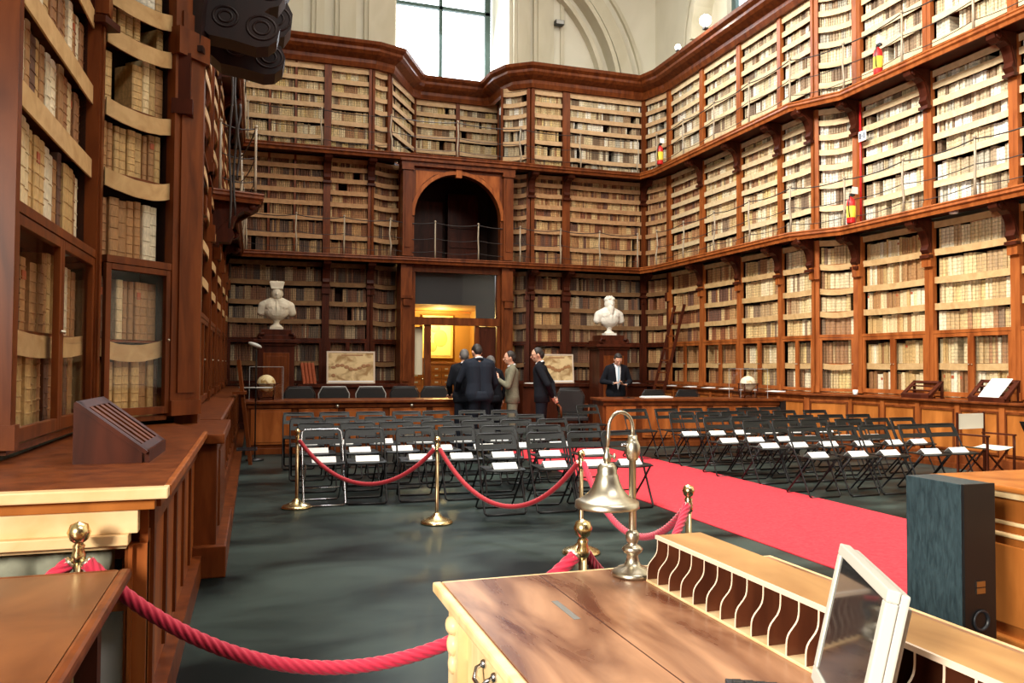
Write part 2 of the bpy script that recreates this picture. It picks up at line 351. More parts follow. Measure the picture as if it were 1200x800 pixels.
def bay(p, q, zs, label, pal, wl=.07, wr_=.07, wood='wood_red', ap='apron', hero=None, doors=0, tm=(.022, .05), depth=.3,
        first=False, sag=.012, bow=.012, aph=.105, divide=(), seps=True, top=True, gap=.006, back_pil=.055, palf=None, heroname=None, toprow=.0):
    """one bookcase bay between plan points p and q (left to right as seen from the hall); zs = shelf levels, last = top"""
    p, q = Vector(p), Vector(q); d = q-p; Lg = d.length; ang = atan2(d.y, d.x)
    root = thing('bookcase', label, 'bookcase', (p.x, p.y, zs[0]), ang)
    Mx = Matrix.Translation((p.x, p.y, 0)) @ Matrix.Rotation(ang, 4, 'Z')
    Z0 = zs[0]; Z1 = zs[-1]
    x0, x1 = wl, Lg-wr_
    c = MB(); c.box(0, depth, 0, Lg, depth+.02, Z1-Z0).box(x0-.02, .03, 0, x0, depth, Z1-Z0).box(x1, .03, 0, x1+.02, depth, Z1-Z0)
    c.box(x0, .02, Z1-Z0-.02, x1, depth, Z1-Z0)
    c.build('case', 'case_back', root)
    def pil(xa, xb):
        m_ = MB(); w = xb-xa
        m_.box(xa, -back_pil, 0, xb, .1, Z1-Z0); m_.box(xa-.004, -back_pil-.02, 0, xb+.004, -.0, .12)
        if w > .1: m_.box(xa+w*.2, -back_pil-.015, .18, xb-w*.2, -back_pil, Z1-Z0-.35)
        if Z0 < 2: m_.box(xa-.01, -back_pil-.05, Z1-Z0-.72, xb+.01, 0, Z1-Z0-.5)
        m_.build('pilaster', wood, root)
    if first: pil(0, wl)
    pil(Lg-wr_, Lg)
    for s_ in divide:
        MB().box(s_-.025, -.02, 0, s_+.025, depth, Z1-Z0).build('divider', wood, root)
    dz = None
    if doors: dz = zs[2]
    for i, z in enumerate(zs):
        z -= Z0
        if i == len(zs)-1:
            if top:
                a = MB(); apron_mesh(a, x0, x1, z, aph, sag*.5, bow*.5, 0); a.build('valance', ap, root)
            continue
        if i == 0: MB().box(x0, -.02, -.03, x1, depth, .005).build('shelf', wood, root)
        else:
            isdoor = doors and i < 2
            if doors and i == 2:
                MB().box(x0, -.05, z-.045, x1, depth, z+.008).build('shelf', wood, root)
            else:
                sh = MB().box(x0, .02 if not isdoor else .03, z-.018, x1, depth, z)
                if seps:
                    s_o = sh.build('shelf', wood, root); a = MB(); apron_mesh(a, x0, x1, z+.012, aph, sag, 0 if isdoor else bow, 0)
                    if isdoor:
                        a.v = [(v[0], v[1]+.035, v[2]) for v in a.v]
                    a.build('valance', ap, s_o)
                else:
                    apron_mesh(sh, x0, x1, z+.012, aph, sag, 0 if isdoor else bow, 1)
                    if isdoor: sh.v = [(v[0], v[1]+(.035 if v[1] < 0 else 0), v[2]) for v in sh.v]
                    sh.build('shelf', [wood, ap], root)
        z1 = zs[i+1]-Z0; cl = (zs[i+1]-.018) if (i+1 < len(zs)) else Z1
        hn = (heroname[i] if heroname and i < len(heroname) else None) if hero else None
        sp = sorted([x0]+list(divide)+[x1])
        for a_, b_ in zip(sp[:-1], sp[1:]):
            aa = a_+(.026 if a_ != x0 else 0); bb = b_-(.026 if b_ != x1 else 0)
            fill_row(Mx, aa, bb, zs[i]+.006, cl-.03, (palf(i) if palf else pal), tm[0], tm[1], hn, gap=gap, y=.06 if (doors and i < 2) else .04)
    if doors:
        zt = zs[2]-Z0-.05; W_ = (x1-x0)/doors
        for k in range(doors):
            a = x0+k*W_; b_ = a+W_; f = .045 if W_ < .6 else .055
            m_ = MB(); m_.box(a, -.045, .02, a+f, -.008, zt).box(b_-f, -.045, .02, b_, -.008, zt).box(a+f, -.045, .02, b_-f, -.008, .02+f*1.3).box(a+f, -.045, zt-f, b_-f, -.008, zt)
            dd = m_.build('door', wood, root, bevel=.004)
            MB().box(a+f-.003, -.026, .02+f, b_-f+.003, -.022, zt-f+.003).build('pane', 'glass', dd)
            kx = b_-f/2 if k == 0 else a+f/2
            MB().sphere((kx, -.055, zt*.52), .011, seg=8, rings=6).build('knob', 'brass_dull', dd)
    return root

T1 = [1.02, 1.55, 2.07, 2.5, 2.92, 3.37, 3.82]
T2 = [4.03, 4.46, 4.88, 5.22, 5.5, 5.78, 6.05, 6.26]
T3 = [6.42, 6.75, 7.13, 7.5, 7.8, 8.1, 8.38, 8.5]
TN = {1: 'ground-tier', 2: 'middle-tier', 3: 'top-tier'}
def hn(nm): return ['%s shelf, ' % s+nm for s in ('bottom glazed', 'upper glazed', 'lowest open', 'second open', 'third open', 'top open')]
# plan nodes: (x, y, pilaster width)
BL = [(-.62, 18.75, .12), (1.54, 18.75, .16), (2.545, 18.75, .13), (3.29, 19.02, .1)]
BR = [(6.02, 19.02, .08), (6.51, 18.75, .18), (7.455, 18.75, .2), (9.66, 18.75, .16), (9.9, 17.8, .14)]
BR3 = [(5.9, 19.25, .1)]+BR[1:]
BL3 = BL[:3]+[(3.0, 18.95, .13), (3.9, 20.5, .08), (5.06, 20.5, .1), (6.2, 20.5, .08)]
RF = [(9.9, 17.8, .16), (9.9, 16.25, .15), (9.9, 14.75, .13), (9.9, 13.35, .11), (9.9, 12.33, .13), (10.35, 11.72, .2), (10.35, 10.13, .16), (10.35, 8.6, .15), (10.35, 6.9, .15)]
def run(nodes, tier, names, pals, ap, wood, offs=0, doorsf=None, heroes={}, **kw):
    zs = {1: T1, 2: T2, 3: T3}[tier]
    for i in range(len(nodes)-1):
        a, b_ = nodes[i], nodes[i+1]; Lg = hypot(b_[0]-a[0], b_[1]-a[1]); ex = {}
        narrow = Lg < .85
        if tier == 1: ex['doors'] = 1 if narrow or Lg < 1.0 else 2
        if narrow: ex['sag'] = .03
        if i in heroes: ex['hero'] = True; ex['heroname'] = hn(heroes[i]); ex['seps'] = True
        else: ex['seps'] = False
        if names[i] is None: continue
        pl = pals[i] if isinstance(pals, (list, tuple)) else pals
        if tier > 1 and a[:2] == (-.62, 18.75): ex['divide'] = (.88, 1.45)
        pa, pb = Vector(a[:2]), Vector(b_[:2]); dr = (pb-pa).normalized()
        bay(pa, pb, zs, TN[tier]+' '+names[i], pl, a[2]/2, b_[2]/2, wood, ap, first=True, back_pil=.05+i % 2*.004, **{**ex, **kw})
nBL = ['bookcase bay behind the left bust, filling the far left corner', 'bookcase bay of leather books, left of centre on the back wall', 'narrow angled bookcase bay just left of the central doorway']
nBR = ['narrow angled bookcase bay just right of the central doorway', 'bookcase bay of leather books, right of centre on the back wall', 'wide bookcase bay above and behind the right bust', 'narrow angled bookcase bay turning the far right corner']
nRF = ['bookcase bay on the right wall beside the leaning ladder', 'bookcase bay on the right wall, second from the far corner', 'bookcase bay on the right wall, third from the far corner', 'narrow bookcase bay on the right wall before the jutting corner',
       'narrow angled bookcase bay between two tall pilasters on the right wall', 'bookcase bay on the near right wall, just after the angled bay', 'bookcase bay on the near right wall, above the director chair', 'bookcase bay on the right wall at the photo edge']
HR = {5: 'bay left of director chair', 6: 'bay above director chair'}
run(BL, 1, nBL, ['dark', 'dark', 'dark'], 'apron_shaded', 'wood_dark', tm=(.022, .045))
run(BR, 1, nBR, ['dark', 'tan', 'dark', 'tan'], 'apron_shaded', 'wood_dark', tm=(.022, .045))
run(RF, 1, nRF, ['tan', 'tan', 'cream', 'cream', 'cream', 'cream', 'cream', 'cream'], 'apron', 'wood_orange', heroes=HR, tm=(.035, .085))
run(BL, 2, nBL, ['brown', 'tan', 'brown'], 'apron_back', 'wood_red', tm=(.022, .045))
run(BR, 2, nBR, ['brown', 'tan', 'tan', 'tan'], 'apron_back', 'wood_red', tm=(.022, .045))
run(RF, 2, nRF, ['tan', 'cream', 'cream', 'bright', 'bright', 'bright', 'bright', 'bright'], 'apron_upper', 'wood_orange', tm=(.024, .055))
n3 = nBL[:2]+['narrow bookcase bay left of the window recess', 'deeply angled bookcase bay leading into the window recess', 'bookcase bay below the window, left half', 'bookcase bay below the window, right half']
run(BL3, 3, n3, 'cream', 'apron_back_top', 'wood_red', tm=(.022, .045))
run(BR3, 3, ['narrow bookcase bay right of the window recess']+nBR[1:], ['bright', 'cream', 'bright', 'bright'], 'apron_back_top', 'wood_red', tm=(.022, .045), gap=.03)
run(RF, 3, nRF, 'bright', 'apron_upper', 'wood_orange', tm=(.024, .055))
# left wall
LT = [1.08, 1.67, 2.28, 2.92, 3.44, 3.98, 4.28, 4.7]
bay((-1.15, 4.34), (-1.12, 6.36), LT, 'near left bookcase with two glazed doors and leather books above', 'leather', .07, .12, 'wood_red', 'apron', hero=True,
    heroname=[s+', near left bookcase' for s in ('bottom glazed shelf', 'upper glazed shelf', 'lowest open shelf', 'second open shelf', 'third open shelf')], doors=2, tm=(.06, .13), first=True, sag=.03, bow=.02, aph=.13, gap=.01)
bay((-1.10, 6.42), (-.47, 7.12), LT, 'angled corner bookcase on the left with one glazed door and curved shelf fronts', 'leather', .05, .30, 'wood_red', 'apron', hero=True,
    heroname=[s+', angled left bookcase' for s in ('bottom glazed shelf', 'upper glazed shelf', 'lowest open shelf', 'second open shelf', 'third open shelf', 'fourth open shelf')], doors=1, tm=(.045, .09), sag=.05, bow=.035, aph=.13, gap=.05)
LF = [(-.62, 7.5, .2), (-.62, 9.3, .2), (-.62, 11.3, .2), (-.62, 13.2, .2), (-.62, 15.1, .2), (-.62, 17.0, .2), (-.62, 18.6, .12)]
nLF = ['bookcase bay seen edge-on along the left wall, '+s for s in ('nearest', 'second', 'third', 'fourth', 'fifth', 'farthest')]
run(LF, 1, nLF, 'dark', 'apron', 'wood_red', tm=(.03, .06), sag=.04, bow=.06)
run(LF, 2, nLF, 'tan', 'apron', 'wood_red', tm=(.03, .06), sag=.04, bow=.06)
run(LF, 3, nLF, 'cream', 'apron', 'wood_red', tm=(.03, .06))
# side cheek of the chamfer
struct('trim_3', MB().box(-.62, 7.12, 0, -.44, 7.45, 8.5), 'wood_red')

# ---- galleries
def gallery(name_lbl, wall, edge, z, th=.15, soffit='wood_dark', face='wood_red'):
    g = thing('gallery_walkway', name_lbl, 'gallery', (edge[0][0], edge[0][1], z)); ox, oy = edge[0]
    m_ = MB(); n = len(edge); V = []; F = []
    for (a, b_), (c, d) in zip(edge, wall):
        V += [(a-ox, b_-oy, 0), (c-ox, d-oy, 0), (a-ox, b_-oy, -th*.6), (c-ox, d-oy, -th*.6)]
    for i in range(n-1):
        k = i*4; F += [(k, k+4, k+5, k+1), (k+2, k+3, k+7, k+6), (k+1, k+5, k+7, k+3)]
    m_.add(V, F); m_.build('deck', soffit, g)
    pr = [(-.02, -.0), (.05, 0), (.06, -.02), (.045, -.04), (.05, -.075), (.02, -.1), (.01, -th), (-.02, -th)]
    MB().sweep([(a-ox, b_-oy) for a, b_ in edge], pr).build('moulded_edge', face, g)
    return g
def corbel(g, x, y, z, ang, out=.42, hgt=.58, w=.15, wood='wood_dark'):
    """scroll bracket; ang = direction it points (into the hall)"""
    o = g.location
    P = [(0, 0), (out, 0), (out+.02, -.05), (out, -.12), (out-.08, -.17), (out-.17, -.15), (out-.25, -.2), (out-.3, -.3), (out-.33, -.42), (out-.3, -.5), (out-.36, -hgt), (0, -hgt)]
    m_ = MB(); m_.prism(P, -w/2, w/2)
    for s_ in (-1, 1):
        m_.lathe([(0, 0), (.05, 0), (.05, .012), (.025, .02), (0, .02)], 12, mat=Matrix.Translation((out-.06, s_*w/2, -.085)) @ Matrix.Rotation(-s_*pi/2, 4, 'X'))
    m_.prism([(.02, -.06), (out-.12, -.06), (out-.3, -.2), (.02, -.5)], -w/2-.012, w/2+.012)
    m_.box(0, -w/2-.02, -hgt-.05, .09, w/2+.02, -hgt)
    R = Matrix.Translation((x-o.x, y-o.y, z-o.z)) @ Matrix.Rotation(ang, 4, 'Z')
    m_.v = [tuple(R @ Vector(v)) for v in m_.v]
    m_.build('corbel', wood, g)
wallB = [(-.62, 18.75), (2.545, 18.75), (3.29, 18.8), (6.02, 18.8), (6.51, 18.75), (9.7, 18.75)]
edgeB = [(-.3, 18.25), (2.6, 18.25), (3.2, 18.22), (6.1, 18.22), (6.5, 18.25), (9.3, 18.25)]
wallR = [(9.7, 18.75), (9.9, 17.8), (9.9, 12.3), (10.35, 11.72), (10.35, 6)]
edgeR = [(9.3, 18.25), (9.42, 17.75), (9.42, 12.55), (9.55, 12.0), (9.85, 11.5)]
edgeR = [(9.3, 18.25), (9.42, 17.75), (9.42, 12.45), (9.86, 11.6), (9.86, 6)]
for z, T in ((3.97, 'lower'), (6.38, 'upper')):
    g = gallery('%s gallery walkway along the back wall over the doorway' % T, wallB, edgeB, z)
    for x in (1.54, 2.545, 6.51, 7.455, 9.6): corbel(g, x, 18.7, z-.1, -pi/2, .38)
    for x in (3.4, 5.9):
        if T == 'upper': continue
        corbel(g, x, 18.55, z-.1, -pi/2, .25)
    g = gallery('%s gallery walkway along the right wall' % T, wallR, edgeR, z, face='wood_orange')
    for y in (16.25, 14.75, 13.35, 12.4): corbel(g, 9.85, y, z-.1, pi, .38)
    for y in (11.72, 10.13, 8.6, 6.9): corbel(g, 10.3, y, z-.1, pi, .40)
# left gallery
wl_ = [(-.62, 12.0), (-.62, 12.2), (-.62, 12.8), (-.62, 14), (-.62, 18.4)]; el_ = [(-.6, 12.0), (.05, 12.2), (.02, 12.8), (-.3, 14), (-.3, 18.2)]
for z, T in ((3.97, 'lower'), (6.38, 'upper')):
    g = gallery('%s gallery walkway projecting from the far left wall' % T, wl_, el_, z)
    corbel(g, -.6, 12.35, z-.1, 0, .6, .62, .24); corbel(g, -.6, 15.1, z-.1, 0, .3); corbel(g, -.6, 17, z-.1, 0, .3)
wl2 = [(-1.1, 6.4), (-.8, 6.8), (-.44, 7.2), (-.44, 8.3), (-.62, 8.6)]; el2 = [(-.9, 5.8), (-.25, 6.15), (.22, 6.75), (.2, 8.1), (-.6, 8.6)]
g = gallery('dark gallery underside jutting from the left corner over the angled bookcase', wl2, el2, 5.6)
corbel(g, -.5, 7.08, 5.35, radians(-12), .42, 1.25, .2, 'wood_black'); corbel(g, -1.08, 6.3, 4.9, radians(-20), .2, .95, .16)
def console(y0, y1, dx, name='carved_console'):
    pr = [(-.5, 3.98), (-.38, 3.88), (-.2, 3.86), (0, 3.82), (.1, 3.84), (.17, 3.9), (.19, 4.0), (.15, 4.1), (.06, 4.13), (.1, 4.17), (.18, 4.2), (.24, 4.3), (.25, 4.42), (.2, 4.52), (.1, 4.55), (.2, 4.62), (.27, 4.75), (.27, 5.2), (-.5, 5.2)]
    m_ = MB().prism([(a+dx, b_) for a, b_ in pr], y0, y1)
    for cx_, cz_, r_ in ((.04, 3.99, .12), (.09, 4.36, .14), (-.25, 4.05, .1), (.12, 4.85, .13)):
        for q_ in (1, .55): m_.tube([(cx_+dx+r_*q_*cos(a), y0-.0, cz_+r_*q_*.85*sin(a)) for a in [2*pi*i/18 for i in range(18)]], .011, 6, closed=True)
    m_.tube([(-.45+dx, y0, 4.2), (-.3+dx, y0, 4.5), (-.1+dx, y0, 4.55), (0+dx, y0, 4.7)], .03, 8)
    o_ = g.location; m_.v = [(v[0]-o_[0], v[1]-o_[1], v[2]+.36-o_[2]) for v in m_.v]; m_.build(name, 'wood_black', g)
console(7.05, 7.3, -.02); console(7.7, 8.0, .05)
m_ = MB().box(-.66, 6.86, 3.5, -.5, 7.0, 3.62).box(-.64, 6.88, 3.62, -.52, 7.02, 4.0); m_.v = [(v[0]-g.location[0], v[1]-g.location[1], v[2]-g.location[2]) for v in m_.v]; m_.build('drop_block', 'wood_dark', g)

# ---- gallery railings: slender curved posts and slack cables
def railing(label, pts, z, step=1.25, h=.86):
    g = thing('gallery_railing', label, 'railing', (pts[0][0], pts[0][1], z)); ox, oy = pts[0]
    P = []; 
    for (a, b_), (c, d) in zip(pts[:-1], pts[1:]):
        Lg = hypot(c-a, d-b_); n = max(1, round(Lg/step))
        for i in range(n): P.append((a+(c-a)*i/n-ox, b_+(d-b_)*i/n-oy))
    P.append((pts[-1][0]-ox, pts[-1][1]-oy))
    for x, y in P:
        k = rr(-.03, .03); m_ = MB()
        m_.tube([(x, y, 0), (x+k*.6, y, h*.3), (x-k, y, h*.6), (x, y, h)], lambda t: .022-.006*t, 6).sphere((x, y, h+.01), .028, seg=8, rings=6)
        m_.build('post', 'post_m', g)
    for hh, r in ((h-.02, .011), (h*.55, .008), (h*.2, .007)):
        path = []
        for (x, y), (x2, y2) in zip(P[:-1], P[1:]):
            for i in range(5): u = i/5; path.append((x+(x2-x)*u, y+(y2-y)*u, hh-.05*4*u*(1-u)))
        path.append((*P[-1], hh)); MB().tube(path, r, 5).build('cable', 'cable', g)
for z, T in ((3.97, 'lower'), (6.38, 'upper')):
    railing('cable railing with slender posts on the %s back gallery' % T, [(-.2, 18.3), (9.25, 18.3)], z, 1.0 if T == 'lower' else 1.6)
    railing('cable railing with curved posts on the %s right gallery' % T, [(9.47, 17.7), (9.47, 12.5), (9.92, 11.6), (9.92, 6.2)], z)
    railing('cable railing on the %s far left gallery' % T, [(-.5, 12.1), (-.02, 12.28), (-.25, 14), (-.25, 18.1)], z, 1.2, 1.0)
# hanging bunches of cable on the left
for i, (x, y, z0, z1) in enumerate(((-.36, 11.9, 3.4, 6.2), (-.30, 12.0, 3.6, 5.9), (-.25, 11.95, 4.1, 5.2))):
    MB().tube([(x+.018*sin(k*.8+i*2), y+.02*sin(k*.6), z0+(z1-z0)*k/14) for k in range(15)], .016, 6).build('cable_bundle', 'cable')
for i, o in enumerate([o for o in COL.objects if o.name.startswith('cable_bundle')]):
    tag(o, ['dark tangled cable hanging by the left gallery end, the longest', 'dark cable hanging by the left gallery end, the middle one', 'short dark cable hanging nearest the left gallery posts'][i], 'cable', 'cables hanging at the left gallery')

# ---- cornice on top
corn = [(-.62, 12), (-.62, 18.2)]
prof = [(0, 8.42), (.1, 8.42), (.14, 8.52), (.14, 8.6), (.3, 8.68), (.36, 8.74), (.36, 8.8), (.44, 8.86), (.46, 8.93), (0, 8.93)]
cl = [(-.62, 7.6), (-.62, 18.75), (2.6, 18.75), (3.0, 18.9), (3.35, 19.6), (3.7, 20.3), (4.0, 20.5), (5.8, 20.5), (6.0, 20.3), (6.05, 19.4), (6.2, 19.0), (6.55, 18.75), (9.66, 18.75), (9.9, 17.9), (9.9, 12.33), (10.35, 11.72), (10.35, 6)]
struct('trim_4', MB().sweep(cl, prof), 'wood_red')
struct('trim_5', MB().sweep(cl, [(-.35, 8.93), (.1, 8.93), (.1, 8.97), (-.35, 8.97)]), 'wood_dark')

# ---- wainscots
def wainscot(name, line, z=1.0, panel='wood_honey', frame='wood_orange', top='wood_red', n=None, base=.14):
    m_ = MB(); pp = MB()
    m_.sweep(line, [(-.3, 0), (0, 0), (0, z-.05), (-.3, z-.05)], 0)
    m_.sweep(line, [(-.32, z-.05), (.05, z-.05), (.07, z-.03), (.07, z-.01), (.05, z), (-.32, z)], 1)
    m_.sweep(line, [(0, 0), (.16, 0), (.16, .07), (.05, .07), (.04, base+.05), (0, base+.06)], 1)
    for (a, b_), (c, d) in zip(line[:-1], line[1:]):
        Lg = hypot(c-a, d-b_); k = max(1, round(Lg/.78)); ang = atan2(d-b_, c-a)
        R = Matrix.Translation((a, b_, 0)) @ Matrix.Rotation(ang, 4, 'Z')
        for i in range(k):
            xa = Lg*i/k+.08; xb = Lg*(i+1)/k-.08
            if xb-xa < .12: continue
            zb = base+.14; zt = z-.16
            m_.box(xa, -.012, zb, xb, .0, zt, 2, R)
            m_.box(xa-.03, -.028, zb-.03, xb+.03, 0, zb, 1, R).box(xa-.03, -.028, zt, xb+.03, 0, zt+.03, 1, R).box(xa-.03, -.028, zb, xa, 0, zt, 1, R).box(xb, -.028, zb, xb+.03, 0, zt, 1, R)
            m_.box(Lg*i/k-.045, -.022, base+.06, Lg*i/k+.045, 0, z-.05, 0, R)
    return struct(name, m_, [frame, top, panel])
wainscot('trim_6', [(9.62, 17.9), (9.62, 12.25), (10.05, 11.62), (10.05, 5.6)])
wainscot('trim_7', [(-.3, 18.5), (3.3, 18.5)], panel='wood_dark', frame='wood_dark', top='wood_dark')
wainscot('trim_8', [(6.05, 18.5), (9.4, 18.5), (9.62, 17.9)], panel='wood_dark', frame='wood_dark', top='wood_dark')
wainscot('trim_9', [(-.33, 7.6), (-.33, 18.5)], panel='wood_red', frame='wood_red', top='wood_red')
# left near cabinets under the bookcases
lc = thing('ledge_cabinet', 'honey-lit wooden ledge cabinet projecting under the near left bookcases', 'cabinet', (-.75, 5, 0))
def L_(mb, name, mat, bevel=0):
    mb.v = [(v[0]+.75, v[1]-5, v[2]) for v in mb.v]; return mb.build(name, mat, lc, bevel=bevel)
L_(MB().prism([(-1.16, 3.42), (-.33, 3.42), (-.33, 6.05), (-.6, 6.9), (-1.16, 6.4)], .97, 1.02, axis='z'), 'top_board', 'wood_red')
L_(MB().box(-1.16, 3.36, .975, -.31, 3.44, 1.018), 'nosing', ['wood_glare_pale'], .006)
L_(MB().box(-.345, 3.44, .975, -.305, 6.05, 1.018), 'side_nosing', ['wood_orange'], .006)
L_(MB().box(-1.6, 3.40, .93, -.36, 3.46, .975), 'upper_moulding', 'wood_honey', .004)
L_(MB().box(-1.6, 3.41, .84, -.42, 3.47, .93).box(-1.6, 3.38, .80, -.45, 3.47, .84).box(-1.6, 3.42, .78, -.46, 3.47, .80), 'front_moulding', 'wood_glare_pale', .004)
L_(MB().box(-.39, 3.47, .93, -.345, 6.0, .97).box(-.42, 3.47, .1, -.39, 6.05, .93), 'side_panel', 'wood_orange')
sp_ = MB()
for k in range(5):
    ya = 3.55+k*.5; sp_.box(-.39, ya, .2, -.375, ya+.07, .93)
sp_.box(-.39, 3.5, .84, -.37, 6.05, .93).box(-.39, 3.5, .0, -.33, 6.05, .16)
L_(sp_, 'side_framing', 'wood_red')
L_(MB().box(-.47, 3.45, 0, -.39, 3.52, .79).box(-.455, 3.43, 0, -.44, 3.45, .79), 'corner_post', 'wood_orange')
L_(MB().box(-1.6, 3.5, .52, -.47, 4.3, .55).box(-1.6, 4.3, 0, -.47, 4.33, .93), 'inner_shelf', 'wood_orange')
L_(MB().box(-.62, 6.05, 0, -.24, 7.5, .93).box(-.64, 6.0, .93, -.19, 7.55, 1.0).box(-.62, 5.98, 0, -.17, 7.55, .22).box(-.26, 6.3, .3, -.225, 7.3, .86), 'pilaster_pedestal', 'wood_red', .01)
# cloth, blue curtain, white box inside
cg = MB(); V = []; F = []
n = 50
for i in range(n+1):
    x = -1.5+.98*i/n; V += [(x, 3.53+.012*sin(i*.9)+.006*sin(i*2.3), .79), (x, 3.50+.025*sin(i*.9+.4), .64+.008*sin(i*.5))]
for i in range(n): F.append((2*i, 2*i+1, 2*i+3, 2*i+2))
cg.add(V, F, 0, True); o = cg.build('cloth_valance', 'cloth_green'); md = o.modifiers.new('s', 'SOLIDIFY'); md.thickness = .006
tag(o, 'grey-green cloth valance hanging under the bright ledge at lower left', 'cloth')
cb = MB(); V = []; F = []
n = 60
for i in range(n+1): x = -1.5+1.0*i/n; y = 3.60+.014*abs(sin(i*.62)); V += [(x, y, .70), (x, y, .553)]
for i in range(n): F.append((2*i, 2*i+1, 2*i+3, 2*i+2))
cb.add(V, F, 0, False); o = cb.build('pleated_curtain', 'blue_cloth'); md = o.modifiers.new('s', 'SOLIDIFY'); md.thickness = .006
tag(o, 'dark blue pleated curtain behind the red rope at lower left', 'curtain')
tag(MB().box(-.62, 3.6, 0.0, -.49, 3.95, .5).build('white_box', 'paper', bevel=.008), 'white upright box standing under the inner shelf at lower left', 'box')

# ---------------------------------------------------------------- central doorway portal
PO = thing('doorway_portal', 'carved red-brown portal with arched balcony opening over a glazed doorway', 'portal', (4.65, 18.3, 0))
def P_(mb, name, mat, bevel=0, par=None):
    mb.v = [(v[0]-4.65, v[1]-18.3, v[2]) for v in mb.v]; return mb.build(name, mat, par or PO, bevel=bevel)
for xa, xb in ((3.22, 3.44), (5.66, 5.9)):
    P_(MB().box(xa, 18.24, 4.0, xb, 18.6, 6.1).box(xa+.05, 18.22, 4.2, xb-.05, 18.24, 5.95).box(xa-.03, 18.2, 6.0, xb+.03, 18.6, 6.1), 'upper_pilaster', 'wood_red')
    P_(MB().box(xa-.02, 18.3, 0, xb+.02, 18.9, 3.85).box(xa+.03, 18.27, 1.1, xb-.03, 18.3, 3.0).box(xa-.03, 18.24, 3.02, xb+.03, 18.3, 3.08).box(xa+.03, 18.22, 2.85, xb-.03, 18.3, 3.0), 'lower_pilaster', 'wood_red')
# spandrel with arch
R = 1.05; cx = 4.55; n = 24; zc = 4.95
sp = [(3.44, 4.0), (3.44, 6.1), (5.66, 6.1), (5.66, 4.0), (cx+R, 4.0)]+[(cx+R*cos(pi*i/n), zc+R*.98*sin(pi*i/n)) for i in range(n+1)]+[(cx-R, 4.0)]
P_(MB().prism(sp, 18.32, 18.5), 'arch_panel', 'wood_red')
ar = MB(); o_ = [(cx+(R+.09)*cos(pi*i/n), zc+(R+.09)*.98*sin(pi*i/n)) for i in range(n+1)]; i_ = [(cx+R*cos(pi*i/n), zc+R*.98*sin(pi*i/n)) for i in range(n, -1, -1)]
ar.prism(o_+i_, 18.27, 18.34); ar.box(cx-.07, 18.24, 5.9, cx+.07, 18.34, 6.1)
for s_ in (-1, 1): ar.prism([(cx+s_*1.02, 6.02), (cx+s_*.35, 6.02), (cx+s_*.6, 5.93), (cx+s_*.85, 5.72), (cx+s_*1.02, 5.45)], 18.3, 18.33)
P_(ar, 'archivolt', 'wood_orange')
P_(MB().box(3.18, 18.2, 6.1, 5.94, 18.6, 6.25).box(3.15, 18.14, 6.2, 5.97, 18.6, 6.26), 'frieze', 'wood_red')
P_(MB().box(3.2, 18.9, 3.9, 5.95, 20.3, 4.0).box(3.3, 20.3, 4, 5.9, 20.35, 6.3).box(3.3, 18.6, 4, 3.35, 20.3, 6.3).box(5.85, 18.6, 4, 5.9, 20.3, 6.3).box(3.3, 18.5, 6.2, 5.9, 20.3, 6.3), 'balcony_niche', 'case_back')
P_(MB().box(3.7, 20.2, 4.0, 4.6, 20.28, 5.7).box(3.78, 20.16, 4.1, 4.52, 20.2, 5.6).box(4.7, 20.0, 4.0, 5.5, 20.25, 5.9).box(4.75, 19.97, 4.5, 5.45, 20.0, 4.55).box(4.75, 19.97, 5.0, 5.45, 20.0, 5.05), 'niche_cupboard', 'wood_dark')
# lower glazed screen
P_(MB().box(3.46, 18.4, 3.66, 5.66, 18.55, 3.86).box(3.46, 18.4, 2.42, 5.66, 18.55, 2.6).box(3.46, 18.42, 0, 3.56, 18.55, 3.7).box(5.56, 18.42, 0, 5.66, 18.55, 3.7).box(3.8, 18.44, 0, 3.95, 18.54, 2.45).box(5.02, 18.44, 0, 5.12, 18.54, 2.45), 'screen_frame', 'wood_red')
P_(MB().box(3.56, 18.62, 2.92, 5.56, 18.66, 3.9).box(5.08, 18.6, 2.5, 5.56, 18.64, 2.95), 'added_dark_sheet', 'dark_reflection_m')  # added dark sheets for the transom's dark reflection and unlit right side
tr_ = P_(MB().box(3.56, 18.47, 2.6, 5.56, 18.475, 3.66), 'transom_pane', 'glass')
dr = P_(MB().box(5.12, 18.45, 0.02, 5.54, 18.5, 2.4).box(5.17, 18.43, .3, 5.49, 18.45, 1.1).box(5.17, 18.43, 1.25, 5.49, 18.45, 2.3), 'door_leaf', 'wood_dark')
P_(MB().box(3.57, 18.6, 1.25, 3.78, 18.63, 2.38), 'pale_door_leaf', 'door_pale')
P_(MB().sphere((3.75, 18.41, 1.15), .025, seg=8, rings=6), 'door_knob', 'brass')
# room beyond
br = MB().box(3.3, 23.0, 0, 6.2, 23.1, 3.9).box(3.2, 19, 0, 3.3, 23, 3.9).box(6.1, 19, 0, 6.2, 23, 3.9).box(3.2, 19, 3.05, 6.2, 23, 3.15)
struct('wall_beyond_doorway', br, 'yellow_wall')
struct('trim_10', MB().box(3.3, 22.9, 3.0, 6.1, 23, 3.05).box(3.3, 22.94, 0, 6.1, 23, .2), 'orange_wood')
pf = thing('framed_picture', 'bright yellow framed picture glowing in the room beyond the doorway', 'picture', (5.1, 22.9, 2.3))
MB().box(-.45, -.03, -.62, .45, .03, .62).build('frame', 'gilt', pf); MB().box(-.38, -.045, -.55, .38, -.03, .55).build('canvas', 'picture_m', pf)
m_ = MB()
for (x, z, a, b_) in ((-.1, .25, .16, .12), (.08, -.05, .2, .25), (-.15, -.3, .12, .14)): m_.sphere((x, -.046, z), (a, .006, b_), seg=14, rings=8)
m_.build('painted_figures', 'gilt', pf)
